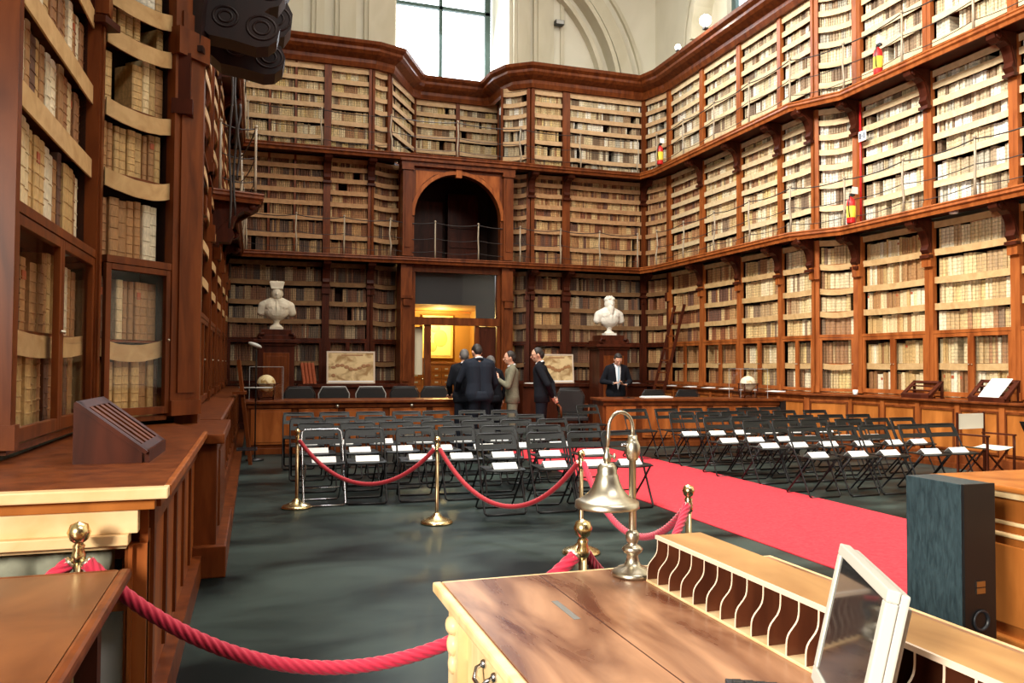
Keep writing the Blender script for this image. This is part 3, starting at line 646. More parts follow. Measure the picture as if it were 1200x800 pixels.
cc = thing('card_catalogue', 'orange wooden card catalogue below the yellow picture beyond the doorway', 'cabinet', (4.75, 21.6, 0))
MB().box(-.75, -.2, 0, .75, .25, 1.5).box(-.8, -.25, 1.5, .8, .28, 1.56).build('body', 'orange_wood', cc, bevel=.01)
for i in range(4):
    for j in range(5):
        d_ = MB().box(-.7+j*.28, -.225, .75+i*.18, -.45+j*.28, -.2, .9+i*.18).build('drawer', 'orange_wood', cc)
        MB().box(-.62+j*.28, -.232, .81+i*.18, -.53+j*.28, -.225, .85+i*.18).build('label_plate', 'paper', d_)
tag(MB().box(5.72, 20.0, 0, 5.77, 21.0, 2.6).build('partition_panel', 'door_pale'), 'pale partition panel inside the lit room beyond the doorway', 'partition')

# ---------------------------------------------------------------- carpet
tag(MB().box(4.1, .5, 0, 6.1, 13.3, .012).build('carpet_runner', 'carpet_m', bevel=.004), 'long red carpet runner down the aisle between the chair blocks', 'carpet')

# ---------------------------------------------------------------- books
bk = bpy.data.meshes.new('books'); bk.from_pydata(SB_V, [], SB_F)
ca = bk.color_attributes.new('Col', 'FLOAT_COLOR', 'POINT')
ca.data.foreach_set('color', [x for c in SB_C for x in (*c, 1)])
bk.materials.append(MT['book_m']); bo = bpy.data.objects.new('books', bk); COL.objects.link(bo)
tag(bo, 'thousands of old cream, tan and brown books packed on the far shelves', 'books', kind='stuff')
VAR = {}
def cname(c):
    l = .3*c[0]+.59*c[1]+.11*c[2]; sat = c[2]/max(c[0], .01)
    if l > .68: return 'ivory'
    if l > .52: return 'cream'
    if l > .36: return 'tan'
    if l > .20: return 'light brown' if sat < .55 else 'greyish'
    if l > .12: return 'brown'
    return 'dark brown'
PROTO = {'ivory': (.82, .74, .54), 'cream': (.72, .57, .32), 'tan': (.56, .37, .15), 'light brown': (.40, .21, .08), 'greyish': (.36, .29, .20), 'brown': (.30, .14, .055), 'dark brown': (.13, .06, .035)}
def hero_mesh(cn, v):
    if (cn, v) in VAR: return VAR[(cn, v)]
    V = []; F = []; pl = [(0, 1), (0, .05), (.12, .015), (.35, 0), (.65, 0), (.88, .015), (1, .05), (1, 1)]
    nb = 4+v; lv = [(0, 0)]
    for k in range(nb):
        z = .12+.76*k/(nb-1); lv += [(z-.012, 0), (z-.006, .022), (z+.006, .022), (z+.012, 0)]
    lv += [(1, 0)]
    for z, o_ in lv:
        for i, (a, b_) in enumerate(pl): V.append((a, b_-(o_ if 0 < i < 7 and 1 < i < 6 else 0), z))
    k = len(pl)
    for j in range(len(lv)-1):
        for i in range(k-1): F.append((j*k+i, j*k+i+1, (j+1)*k+i+1, (j+1)*k+i))
    F += [tuple(range((len(lv)-1)*k, len(lv)*k)), tuple(range(k-1, -1, -1))]
    me = bpy.data.meshes.new('book'); me.from_pydata(V, [], F); ca = me.color_attributes.new('Col', 'FLOAT_COLOR', 'POINT')
    c = tuple(min(1, x*(.9+.1*v)) for x in PROTO[cn]); col = []
    for z, o_ in lv: col += [x for _ in range(k) for x in (*(tuple(y*(.88 if o_ else 1) for y in c)), 1)]
    ca.data.foreach_set('color', col); me.materials.append(MT['book_m2'])
    VAR[(cn, v)] = me; return me
m2 = MT['book_m'].copy(); MT['book_m2'] = m2
for nd in m2.node_tree.nodes:
    if nd.type == 'MAP_RANGE' and abs(nd.inputs[4].default_value-.62) < .01: nd.inputs[4].default_value = 1.0
    if nd.type == 'TEX_NOISE': nd.inputs['Scale'].default_value = 9
lab_me = None
def label_mesh():
    global lab_me
    if lab_me is None:
        lab_me = bpy.data.meshes.new('title_label'); lab_me.from_pydata([(.2, -.02, .70), (.8, -.02, .70), (.8, -.02, .82), (.2, -.02, .82), (.2, .01, .70), (.8, .01, .70), (.8, .01, .82), (.2, .01, .82)], [], [(0, 1, 2, 3), (0, 4, 5, 1), (3, 2, 6, 7), (0, 3, 7, 4), (1, 5, 6, 2)])
        lab_me.materials.append(MT['book_red'])
    return lab_me
HERO.sort(key=lambda h: 0 if 'left bookcase' in h[8] else 1)
cap = 292
def hero_to_stuff(h):
    Mx, x, y, z, t, hh, d, c, nm, k = h; return Mx, x, y, z, t, hh, d, c
extra = HERO[cap:]
if extra:
    SB_V.clear(); SB_F.clear(); SB_C.clear()
    for h in extra: stuff_book(*hero_to_stuff(h))
    o0 = len(bk.vertices)
    allv = [tuple(v.co) for v in bk.vertices]+SB_V; allf = [tuple(p.vertices) for p in bk.polygons]+[tuple(i+o0 for i in f) for f in SB_F]
    oldc = [0.0]*(len(bk.vertices)*4); bk.color_attributes['Col'].data.foreach_get('color', oldc)
    nb_ = bpy.data.meshes.new('books'); nb_.from_pydata(allv, [], allf); ca = nb_.color_attributes.new('Col', 'FLOAT_COLOR', 'POINT')
    ca.data.foreach_set('color', oldc+[x for c in SB_C for x in (*c, 1)]); nb_.materials.append(MT['book_m']); bo.data = nb_
cnt = {}
for Mx, x, y, z, t, hh, d, c, nm, k in HERO[:cap]:
    cn = cname(c); v = random.randint(0, 2)
    o = bpy.data.objects.new('book', hero_mesh(cn, v)); COL.objects.link(o)
    o.matrix_world = Mx @ Matrix.Translation((x, y, z)) @ Matrix.Diagonal((t, d, hh, 1))
    tag(o, '%s book, %s from left, %s' % (cn, ORD[k], nm), 'book', 'old bound books on the near shelves')
    if random.random() < .07:
        l_ = bpy.data.objects.new('title_label', label_mesh()); COL.objects.link(l_); l_.parent = o

# ---------------------------------------------------------------- pedestals and busts
def remeshed(mb, voxel, name, mat, parent, smooth=4):
    me = bpy.data.meshes.new('tmp'); me.from_pydata(mb.v, [], mb.f); o = bpy.data.objects.new('tmp', me); COL.objects.link(o)
    bm = bmesh.new(); bm.from_mesh(me); bmesh.ops.recalc_face_normals(bm, faces=bm.faces); bm.to_mesh(me); bm.free()
    r_ = o.modifiers.new('r', 'REMESH'); r_.mode = 'VOXEL'; r_.voxel_size = voxel
    s_ = o.modifiers.new('s', 'SMOOTH'); s_.iterations = smooth; s_.factor = .5
    bpy.context.view_layer.update(); dg = bpy.context.evaluated_depsgraph_get()
    nm = bpy.data.meshes.new_from_object(o.evaluated_get(dg)); nm.materials.clear(); nm.materials.append(MT[mat])
    nm.polygons.foreach_set('use_smooth', [True]*len(nm.polygons)); nm.name = name
    bpy.data.objects.remove(o, do_unlink=True); bpy.data.meshes.remove(me)
    b_ = bpy.data.objects.new(name, nm); COL.objects.link(b_); b_.parent = parent; return b_
def capm(mb, p, r1, q, r2, seg=14):
    p, q = Vector(p), Vector(q); d = q-p
    if d.length < 1e-5: return mb.sphere(p, r1, seg=seg, rings=8)
    rot = d.to_track_quat('Z', 'Y').to_matrix().to_4x4(); rot.translation = p; L_2 = d.length
    pr = [(1e-4, -r1)]+[(r1*cos(a), r1*sin(a)) for a in (radians(-60), radians(-30), 0)]+[(r2*cos(a), L_2+r2*sin(a)) for a in (0, radians(30), radians(60))]+[(1e-4, L_2+r2)]
    return mb.lathe(pr, seg, mat=rot)
def pedestal(x, lbl):
    p = thing('bust_pedestal', lbl, 'pedestal', (x, 17.35, 0))
    MB().box(-.36, -.3, .12, .36, .3, 1.86).box(-.42, -.36, 0, .42, .36, .14).build('body', 'wood_dark', p, bevel=.01)
    MB().box(-.26, -.32, .25, .26, -.3, 1.72).box(-.2, -.335, .32, .2, -.32, 1.65).build('panel', 'wood_red', p, bevel=.006)
    MB().box(-.4, -.33, 1.86, .4, .33, 1.92).box(-.46, -.38, 1.92, .46, .36, 1.99).box(-.38, -.32, 1.99, .38, .3, 2.08).box(-.3, -.25, 2.08, .3, .25, 2.2).build('cornice', 'wood_dark', p, bevel=.008)
    for s_ in (-1, 1): MB().tube([(s_*.3, -.34, 2.0), (s_*.36, -.34, 2.04), (s_*.33, -.34, 2.1), (s_*.24, -.34, 2.1)], .03, 8).build('scroll', 'wood_dark', p)
pedestal(.43, 'dark carved wooden pedestal carrying the bust in a square cap'); pedestal(8.0, 'dark carved wooden pedestal carrying the bearded bust')
def bust(x, lbl, mat, beard):
    p = thing('marble_bust', lbl, 'bust', (x, 17.3, 2.2)); p.scale = (1.12, 1.0, 1.06)
    MB().box(-.12, -.12, 0, .12, .12, .05).lathe([(.11, .05), (.105, .07), (.06, .10), (.05, .14), (.075, .19), (.08, .2)], 18).build('socle', mat, p)
    m_ = MB()
    # shoulders and draped chest
    for s_ in (-1, 1):
        capm(m_, (s_*.08, 0, .5), .13, (s_*.22, .01, .45), .11); capm(m_, (s_*.22, .01, .45), .11, (s_*.27, .01, .34), .085)
        capm(m_, (s_*.1, -.03, .45), .13, (s_*.04, -.02, .24), .07)
    m_.sphere((0, -.03, .37), (.23, .13, .19)); m_.sphere((0, 0, .25), (.15, .09, .08))
    capm(m_, (0, .0, .5), .085, (0, -.01, .68), .07)
    for k in range(5):   # folds of the mantle
        u = -1+k*.5; m_.tube([(u*.22, -.1+.03*abs(u), .56-.02*abs(u)), (u*.16, -.165+.04*abs(u), .42), (u*.06, -.13, .27)], .014, 6)
    m_.tube([(.12*cos(a), -.02+.1*sin(a)*.8, .6-.03*sin(a)*-1) for a in [2*pi*i/14 for i in range(14)]], .02, 6, closed=True)
    DZ = -.12; hs = len(m_.v)
    h = (0, -.02, .78)
    m_.sphere(h, (.092, .108, .12)); m_.sphere((0, -.07, .72), (.05, .05, .05)); capm(m_, (0, -.118, .79), .012, (0, -.138, .755), .017, 8)
    for s_ in (-1, 1): m_.sphere((s_*.085, -.01, .77), (.012, .025, .035), seg=8, rings=6); m_.sphere((s_*.035, -.098, .80), (.022, .012, .01), seg=8, rings=6); m_.sphere((s_*.036, -.095, .782), (.014, .012, .01), seg=8, rings=6)
    m_.sphere((0, -.112, .725), (.025, .012, .007), seg=8, rings=6)
    if beard:
        m_.sphere((0, -.09, .68), (.062, .055, .085)); m_.sphere((0, -.1, .62), (.045, .045, .07))
        for k in range(10): a = 2*pi*k/10; m_.sphere((.07*cos(a), -.01+.085*sin(a), .86+.01*sin(k*3)), .032, seg=8, rings=6)
        for k in range(6): a = 2*pi*k/6; m_.sphere((.04*cos(a), -.01+.05*sin(a), .9), .032, seg=8, rings=6)
    else:
        m_.prism([(-.085, .85), (.085, .85), (.115, .965), (-.115, .965)], -.11, .085); m_.box(-.09, -.115, .845, .09, .09, .87); m_.box(-.008, -.11, .96, .008, .08, .985); m_.box(-.1, -.02, .96, .1, -.004, .985)
    m_.v = m_.v[:hs]+[(v[0]*1.2, v[1]*1.2, .5+(v[2]-.5)*1.18+DZ) for v in m_.v[hs:]]
    remeshed(m_, .008, 'figure', mat, p, 2)
bust(.43, 'cream marble bust of a clergyman in a square cap', 'marble_warm', False)
bust(8.0, 'white marble bust of a bearded man in a draped mantle', 'marble', True)

# ---------------------------------------------------------------- counters
def counter(lbl, p, q, dep, z, fx=False, pan='wood_orange', fr='wood_red'):
    p, q = Vector(p), Vector(q); d = q-p; Lg = d.length
    t = thing('counter_desk', lbl, 'counter', (p.x, p.y, 0), atan2(d.y, d.x))
    MB().box(0, .02, 0, Lg, dep, z-.05).build('body', fr, t)
    MB().box(-.05, -.06, z-.05, Lg+.05, dep+.03, z).build('top_board', 'wood_red', t, bevel=.012)
    MB().box(-.02, -.03, 0, Lg+.02, .02, .1).build('plinth', fr, t, bevel=.008)
    n = round(Lg/.72)
    for i in range(n):
        a = Lg*i/n+.06; b_ = Lg*(i+1)/n-.06
        m_ = MB().box(a, -.008, .16, b_, .02, z-.14).box(a+.04, -.018, .2, b_-.04, -.008, z-.18)
        m_.build('front_panel', pan, t, bevel=.004)
    MB().box(0, -.02, z-.12, Lg, .02, z-.07).build('apron_rail', fr, t)
    return t
cL = counter('long left reading counter with wooden panels behind the left chair block', (-.1, 13.8), (3.7, 13.8), .8, .88)
cR = counter('long right reading counter behind which the man in a blue tie stands', (6.12, 13.5), (9.5, 12.9), .8, .88)
for x in (1.45, 2.72): MB().lathe([(0, 0), (.035, 0), (.035, .01), (.015, .03), (0, .03)], 12, mat=Matrix.Translation((x, -.02, .78)) @ Matrix.Rotation(pi/2, 4, 'X')).build('lock_knob', 'brass_dull', cL)
MB().box(3.44, -.04, .1, 3.62, .7, .84).build('black_end_panel', 'black', cR)

def globe(x, y, z, lbl, lbl2, mat, rz=0, stand='wood_dark'):
    g = thing('antique_globe', lbl, 'globe', (x, y, z), rz)
    MB().sphere((0, 0, .27), .155, seg=28, rings=18).build('sphere', mat, g)
    MB().lathe([(.165, .262), (.205, .262), (.205, .278), (.165, .278), (.165, .262)], 28).build('horizon_ring', stand, g)
    m_ = MB()
    for k in range(4):
        a = pi/4+k*pi/2; m_.tube([(.16*cos(a), .16*sin(a), 0), (.185*cos(a), .185*sin(a), .12), (.185*cos(a), .185*sin(a), .265)], .013, 8)
    m_.tube([(.16*cos(a), .16*sin(a), .04) for a in [pi/4+k*pi/2 for k in range(4)]], .01, 6, closed=True); m_.box(-.12, -.12, 0, .12, .12, .02)
    m_.build('stand', stand, g)
    c = thing('glass_case', lbl2, 'display case', (x, y, z), rz); s_ = .27; h = .56
    cm = MB()
    for a, b_ in ((-s_, -s_), (s_, -s_), (s_, s_), (-s_, s_)): cm.bar((a, b_, 0), (a, b_, h), .005, .005)
    for a, b_, e, f in ((-s_, -s_, s_, -s_), (s_, -s_, s_, s_), (s_, s_, -s_, s_), (-s_, s_, -s_, -s_)): cm.bar((a, b_, h), (e, f, h), .005, .005)
    cm.build('edge_frame', 'grey_plastic', c)
    MB().box(-s_, -s_, 0, -s_+.004, s_, h).box(s_-.004, -s_, 0, s_, s_, h).box(-s_, -s_, 0, s_, -s_+.004, h).box(-s_, s_-.004, 0, s_, s_, h).box(-s_, -s_, h-.004, s_, s_, h).build('panes', 'glass', c)
globe(.2, 14.2, .88, 'old golden globe in a dark stand on the left counter', 'clear case over the golden globe on the left counter', 'globe_paper')
globe(9.12, 13.35, .88, 'pale old globe in a stand on the right counter', 'clear case over the pale globe on the right counter', 'globe_pale', -.17)

# framed maps
def fmap(x, w, h, lbl, seed):
    f = thing('framed_map', lbl, 'map', (x, 17.95, 1.06)); f.rotation_euler = (radians(-6), 0, 0)
    fw_ = .035
    MB().box(-w/2, 0, 0, w/2, .03, fw_).box(-w/2, 0, h-fw_, w/2, .03, h).box(-w/2, 0, fw_, -w/2+fw_, .03, h-fw_).box(w/2-fw_, 0, fw_, w/2, .03, h-fw_).build('frame', 'white_wood', f, bevel=.003)
    MB().box(-w/2+fw_, .01, fw_, w/2-fw_, .02, h-fw_).build('map_sheet', 'map_paper', f)
    m_ = MB(); random.seed(seed)
    for k in range(9):
        cx_ = -w*.36+w*.72*k/8; m_.sphere((cx_, .0085, h*.5+.05*sin(k)), (.055, .003, .03+.02*rr(0, 1)), seg=10, rings=6)
    m_.sphere((-w*.36, .0085, h*.25), (.045, .003, .045), seg=12, rings=6); m_.box(-w*.2, .0075, h*.86, w*.25, .01, h*.9)
    m_.build('drawn_coastline', 'dado', f); MB().box(-w/2+fw_, .0, fw_, w/2-fw_, .01, fw_+.03).build('mount_strip', 'paper', f)
fmap(2.05, 1.06, .72, 'framed antique city map leaning on the ledge left of the doorway', 3)
fmap(6.92, .92, .70, 'framed antique map leaning on the ledge right of the doorway', 5)
random.seed(11)
# ledge shelves in front of the back wall that carry the maps
struct('trim_11', MB().box(.9, 17.85, .98, 3.3, 18.3, 1.05).box(.9, 17.9, 0, 3.3, 18.3, .98).box(6.05, 17.85, .98, 9.3, 18.3, 1.05).box(6.05, 17.9, 0, 9.3, 18.3, .98), 'wood_dark')

# leather chairs behind counters
def leather_chair(x, y, rz, lbl, arms=False, trim=None, h=1.06):
    c = thing('leather_chair', lbl, 'chair', (x, y, 0), rz, 'leather chairs behind the counters')
    MB().prism([(-.25, .55), (-.27, h-.12), (-.2, h), (.2, h), (.27, h-.12), (.25, .55)], .2, .26).build('backrest', 'leather', c, bevel=.018)
    MB().tube([(-.26, .2, .6), (-.28, .2, h-.12), (-.21, .2, h+.01), (.21, .2, h+.01), (.28, .2, h-.12), (.26, .2, .6)], .01, 6).build('back_trim', 'grey_plastic' if trim else 'leather', c)
    MB().box(-.26, -.26, .42, .26, .22, .5).build('seat', 'leather', c, bevel=.02)
    for sx_ in (-1, 1):
        for sy_ in (-1, 1):
            MB().bar((sx_*.23, sy_*.22, 0), (sx_*.23, sy_*.2, .43), .045, .045).build('leg', 'wood_dark', c)
        if arms: MB().tube([(sx_*.27, .22, .7), (sx_*.29, 0, .72), (sx_*.28, -.2, .68), (sx_*.26, -.2, .44)], .022, 8).build('armrest', 'wood_red', c)
    return c
for i, x in enumerate((.8, 1.42, 2.1, 2.74, 3.33)):
    leather_chair(x, 14.95, pi if False else 0, '%s black leather chair behind the left counter, counting from the globe' % ORD[i], trim=i in (1, 2))
leather_chair(5.95, 14.55, radians(-10), 'black leather armchair beside the gap, left of the right counter', True, h=1.0)
leather_chair(6.35, 15.5, 0, 'black leather chair just left of the man in the blue tie', h=1.0)
leather_chair(7.85, 14.6, 0, 'black leather chair behind the right counter, right of the man in the blue tie', h=.98); leather_chair(8.55, 14.45, 0, 'black leather chair behind the right counter, nearest the pale globe', h=.98)

# ---------------------------------------------------------------- folding chairs
def folding_chair():
    c = thing('folding_chair', '', 'chair')
    r = .0105; w = .215
    def y_at(z): return -.20+.40*z/.78
    front = [(-w+.02, -.2, .012), (-w, y_at(.02), .03)]+[(-w, y_at(z), z) for z in (.2, .5, .7)]+[(-w+.008, y_at(.755), .755), (-w+.04, y_at(.78), .778), (w-.04, y_at(.78), .778), (w-.008, y_at(.755), .755)]+[(w, y_at(z), z) for z in (.7, .5, .2)]+[(w, y_at(.02), .03), (w-.02, -.2, .012)]
    m_ = MB(); m_.tube(front, r, 6); m_.tube([(-w+.02, -.2, .012), (w-.02, -.2, .012)], r, 6); m_.build('back_frame', 'chair_metal', c)
    w2 = .195
    m_ = MB(); m_.tube([(-w2, -.17, .44), (-w2, .0, .25), (-w2, .22, .03), (-w2+.02, .23, .012), (w2-.02, .23, .012), (w2, .22, .03), (w2, .0, .25), (w2, -.17, .44)], r, 6)
    m_.tube([(-w2, .1, .155), (w2, .1, .155)], r*.8, 6); m_.build('rear_frame', 'chair_metal', c)
    # seat plate with dipped middle
    V = []; F = []; nx, ny = 8, 6
    for t_ in (0, 1):
        for j in range(ny+1):
            for i in range(nx+1):
                x = -.205+.41*i/nx; y = -.21+.36*j/ny; e = (abs(x)/.205)**2
                V.append((x*(1-.04*(j/ny)), y, .452+.008*e-.012*(1-t_)-.01*(j == 0)))
    k = (nx+1)*(ny+1)
    for j in range(ny):
        for i in range(nx):
            a = j*(nx+1)+i; F.append((a, a+nx+1, a+nx+2, a+1)); F.append((k+a, k+a+1, k+a+nx+2, k+a+nx+1))
    for i in range(nx): F.append((i, i+1, k+i+1, k+i)); a = ny*(nx+1)+i; F.append((a+1, a, k+a, k+a+1))
    for j in range(ny): a = j*(nx+1); F.append((a+nx+1, a, k+a, k+a+nx+1)); a += nx; F.append((a, a+nx+1, k+a+nx+1, k+a))
    MB().add(V, F).build('seat', 'chair_black', c)
    # backrest with a long slot
    m_ = MB()
    def ribbon(za, zb, xa, xb):
        V = []; F = []; n = 10
        for i in range(n+1):
            x = xa+(xb-xa)*i/n; bw = .012*(1-(x/.215)**2)
            for z in (za, zb):
                y = y_at(z)+bw; V += [(x, y-.009, z), (x, y+.009, z)]
        for i in range(n): a = i*4; F += [(a, a+4, a+6, a+2), (a+1, a+3, a+7, a+5), (a+2, a+6, a+7, a+3), (a, a+1, a+5, a+4)]
        F += [(0, 2, 3, 1), (n*4, n*4+1, n*4+3, n*4+2)]
        m_.add(V, F)
    ribbon(.735, .785, -.213, .213); ribbon(.625, .675, -.218, .218); ribbon(.67, .74, -.218, -.175); ribbon(.67, .74, .175, .218)
    m_.build('backrest', 'chair_black', c)
    return c
CH = folding_chair(); used = [False]
def place_chair(x, y, rz, lbl, grp):
    o = CH if not used[0] else copy_tree(CH); used[0] = True
    o.location = (x, y, 0); o.rotation_euler = (0, 0, rz); o['label'] = lbl; o['group'] = grp; return o
def card(x, y, z, rz, lbl, grp):
    m_ = MB(); w = .125; m_.prism([(-.07, 0), (-.068, 0), (0, .052), (.068, 0), (.07, 0), (0, .055)], -w, w, axis='x')
    o = m_.build('paper_card', 'paper', loc=(x, y, z)); o.rotation_euler = (0, 0, rz); tag(o, lbl, 'paper', grp)
PZ = .4615
Lr = [(7.8, [2.4, 2.95, 3.41, 3.8], 3, True), (8.78, [1.17, 1.74, 2.23, 2.72, 3.28, 3.8], 1, True), (9.73, [.72, 1.22, 1.71, 2.22, 2.73, 3.26, 3.78], 0, True),
      (10.7, [.67, 1.13, 1.65, 2.15, 2.72, 3.22, 3.78], 0, True), (11.85, [.62, 1.13, 1.66, 2.2, 2.68, 3.24, 3.75], 0, False)]
Rr = [(7.78, [6.2, 6.73, 7.2, 7.79, 8.26], 0, True), (8.83, [6.3, 6.75, 7.2, 7.73, 8.22, 8.68], 0, True), (9.63, [6.17, 6.64, 7.12, 7.6, 8.12, 8.61], 0, True),
      (10.74, [6.25, 6.72, 7.18, 7.66, 8.15, 8.7], 0, True), (11.65, [5.95, 6.5, 6.98, 7.5, 8.05, 8.53], 0, False)]
rown = ['front row', 'second row', 'third row', 'fourth row', 'rear row']
for blk, rows in (('left', Lr), ('right', Rr)):
    for i, (y, xs, _, pap) in enumerate(rows):
        for j, x in enumerate(xs):
            rz = rr(-.06, .06); yy = y+rr(-.03, .03); k = (len(xs)-1-j) if blk == 'left' else j
            pos = '%s block, %s, %s from the red carpet' % (blk, rown[i], ORD[k])
            place_chair(x, yy, rz, 'black folding chair, '+pos, 'black folding chairs, %s block' % blk)
            if pap: card(x+rr(-.02, .02), yy-.07, PZ-.006, rz, 'white folded card on a chair seat, '+pos, 'white cards on the folding chairs, %s block' % blk)
place_chair(9.78, 7.75, radians(75), 'black folding chair turned sideways at the right photo edge', 'black folding chairs, right block')
card(9.72, 7.7, PZ-.006, radians(75), 'white card on the sideways chair at the right photo edge', 'white cards on the folding chairs, right block')
o = place_chair(5.72, 13.1, radians(4), 'black folding chair standing alone beside the right counter end', 'black folding chairs, right block')
# silver-framed chair at the left block corner
sc_ = place_chair(.72, 8.8, .03, 'folding chair with pale metal frame at the near left corner of the left block', 'black folding chairs, left block')
for ch in sc_.children:
    if ch.name.startswith(('back_frame', 'rear_frame')): ch.data = ch.data.copy(); ch.data.materials[0] = MT['chair_silver']; ch['label'] = 'shiny pale metal tube frame'
card(.72, 8.74, PZ-.006, 0, 'white folded card on the pale-framed chair at the left block corner', 'white cards on the folding chairs, left block')

# director chair
dc = thing('director_chair', 'white canvas director chair with brown wooden frame by the right wainscot', 'chair', (9.1, 8.05, 0), radians(8))
MB().prism([(-.27, .68), (.27, .68), (.26, .88), (-.26, .88)], .2, .212).build('back_canvas', 'canvas', dc)
V = []; F = []
for i in range(9):
    x = -.25+.5*i/8; s_ = -.03*(1-(x/.25)**2)
    V += [(x, -.2, .46+s_), (x, .2, .46+s_), (x, -.2, .468+s_), (x, .2, .468+s_)]
for i in range(8): a = i*4; F += [(a, a+1, a+5, a+4), (a+2, a+6, a+7, a+3), (a, a+4, a+6, a+2), (a+1, a+3, a+7, a+5)]
MB().add(V, F).build('seat_canvas', 'canvas', dc)
for s_ in (-1, 1):
    MB().bar((s_*.27, .205, .46), (s_*.27, .205, .9), .025, .025).build('back_post', 'wood_dark', dc)
    MB().bar((s_*.27, -.22, .62), (s_*.27, .22, .62), .05, .02).build('armrest', 'wood_dark', dc)
    MB().bar((s_*.27, -.2, .03), (s_*.27, -.2, .62), .025, .025).build('leg', 'wood_dark', dc); MB().bar((s_*.27, .2, .03), (s_*.27, .2, .47), .025, .025).build('leg', 'wood_dark', dc)
    MB().box(s_*.27-.015, -.25, 0, s_*.27+.015, .25, .03).build('foot_rail', 'wood_dark', dc)
    y = s_*.15
    MB().bar((-.26, y, .05), (.25, y, .45), .022, .015).bar((.26, y, .05), (-.25, y, .45), .022, .015).build('cross_brace', 'wood_dark', dc)

# ---------------------------------------------------------------- stanchions and ropes
def stanchion(x, y, h, lbl, ball=.032):
    s_ = thing('rope_stanchion', lbl, 'stanchion', (x, y, 0), 0, 'brass rope stanchions')
    MB().lathe([(0, 0), (.15, 0), (.155, .012), (.14, .03), (.12, .034), (.1, .045), (.06, .06), (.035, .085), (.026, .1), (0, .1)], 28).build('base', 'brass', s_)
    MB().lathe([(.0165, .09), (.0165, h-.1), (0, h-.1)], 14).build('pole', 'brass_pole', s_)
    b = ball; MB().lathe([(.0165, h-.15), (.024, h-.145), (.024, h-.12), (.018, h-.1), (.022, h-2*b-.01), (.014, h-2*b), (b*.75, h-b*1.7), (b, h-b), (b*.75, h-.3*b), (.001, h)], 16).build('finial', 'brass', s_)
    return (x, y, h)
s1 = stanchion(.44, 8.62, .82, 'brass stanchion farthest left, before the left chair block'); s2 = stanchion(1.66, 7.43, .82, 'brass stanchion standing alone in front of the left chair block')
s3 = stanchion(2.5, 5.93, .82, 'brass stanchion partly hidden behind the desk lamp shade'); s4 = stanchion(1.23, 2.9, .9, 'brass stanchion with a round ball top just behind the near desk', .037)
s5 = stanchion(2.27, 3.88, .85, 'brass stanchion beside the red carpet, right of the desk lamp', .034); s6 = stanchion(-.6, 3.28, .92, 'brass stanchion with a round ball top beside the left foreground table', .04)
def rope(a, b, za, zb, low, lbl, near=True, mat=None, r=.021):
    n = 300 if near else 160; P = []; zm = (za+zb)/2
    for i in range(n+1):
        u = i/n; x = a[0]+(b[0]-a[0])*u; y = a[1]+(b[1]-a[1])*u
        c = (math.cosh(2.0*(u-.5))-1)/(math.cosh(1.0)-1)
        P.append((x, y, low+(za+(zb-za)*u-low)*c))
    t = thing('velvet_rope', lbl, 'rope', P[0], 0, 'red barrier ropes')
    Q = [(p[0]-P[0][0], p[1]-P[0][1], p[2]-P[0][2]) for p in P]
    q = [Vector(p) for p in Q]
    if near: MB().tube(q, r, 36, lobes=6, twist=27, amp=.30).build('cord', mat or 'rope_red', t)
    else: MB().tube(q, r, 12, lobes=4, twist=40, amp=.2).build('cord', mat or 'rope_dark', t)
    for e, e2 in ((q[0], q[2]), (q[-1], q[-3])):
        d = (e2-e).normalized(); MB().tube([e-d*.01, e+d*.02], r*.9, 10).build('end_cap', 'brass_dull', t)
rope((s1[0]+.02, s1[1]-.02), (s2[0]-.02, s2[1]+.02), .70, .70, .31, 'dark red rope between the two far stanchions before the left chairs', False)
rope((s2[0]+.02, s2[1]-.02), (s3[0]-.02, s3[1]+.02), .70, .72, .27, 'dark red rope running from the lone stanchion towards the lamp', False)
rope((s3[0]+.01, s3[1]-.03), (s5[0]+.02, s5[1]+.03), .72, .74, .38, 'red rope passing behind the lamp pole beside the carpet', True)
rope((s5[0]-.02, s5[1]-.02), (s4[0]+.02, s4[1]+.02), .74, .76, .50, 'red rope swooping down behind the desk organizer', True)
rope((s6[0]+.03, s6[1]-.01), (s4[0]-.03, s4[1]), .77, .76, .36, 'thick twisted red rope sagging across the lower left', True, r=.024)
rope((s6[0]-.03, s6[1]-.0), (-1.5, 3.22), .77, .70, .60, 'twisted red rope disappearing behind the left foreground table', True, r=.024)

# ---------------------------------------------------------------- foreground desk
dk = thing('writing_desk', 'worn light brown wooden writing desk in the lower right foreground', 'desk', (1.2, 1.6, 0))
def D_(mb, name, mat, bevel=0, par=None):
    mb.v = [(v[0]-1.2, v[1]-1.6, v[2]) for v in mb.v]; return mb.build(name, mat, par or dk, bevel=bevel)
D_(MB().box(.60, .55, .755, 1.85, 2.58, .785), 'top_board', 'desk_top_wood')
D_(MB().box(.57, .52, .75, .6, 2.61, .782).box(.6, 2.58, .75, 1.88, 2.61, .782).box(1.85, .52, .75, 1.88, 2.58, .782).box(.585, .53, .735, .6, 2.6, .75), 'edge_moulding', 'wood_glare_pale', .007)
D_(MB().box(.63, .6, .6, .66, 2.5, .735).box(.63, 2.47, .6, 1.8, 2.5, .735).box(.63, 2.30, .0, .70, 2.37, .6), 'apron', 'wood_glare_pale')
dd = D_(MB().box(.615, 1.72, .615, .632, 2.28, .715), 'drawer', 'wood_glare_pale', .005)
dd2 = D_(MB().box(.615, 1.05, .615, .632, 1.66, .715), 'drawer', 'wood_glare_pale', .005)
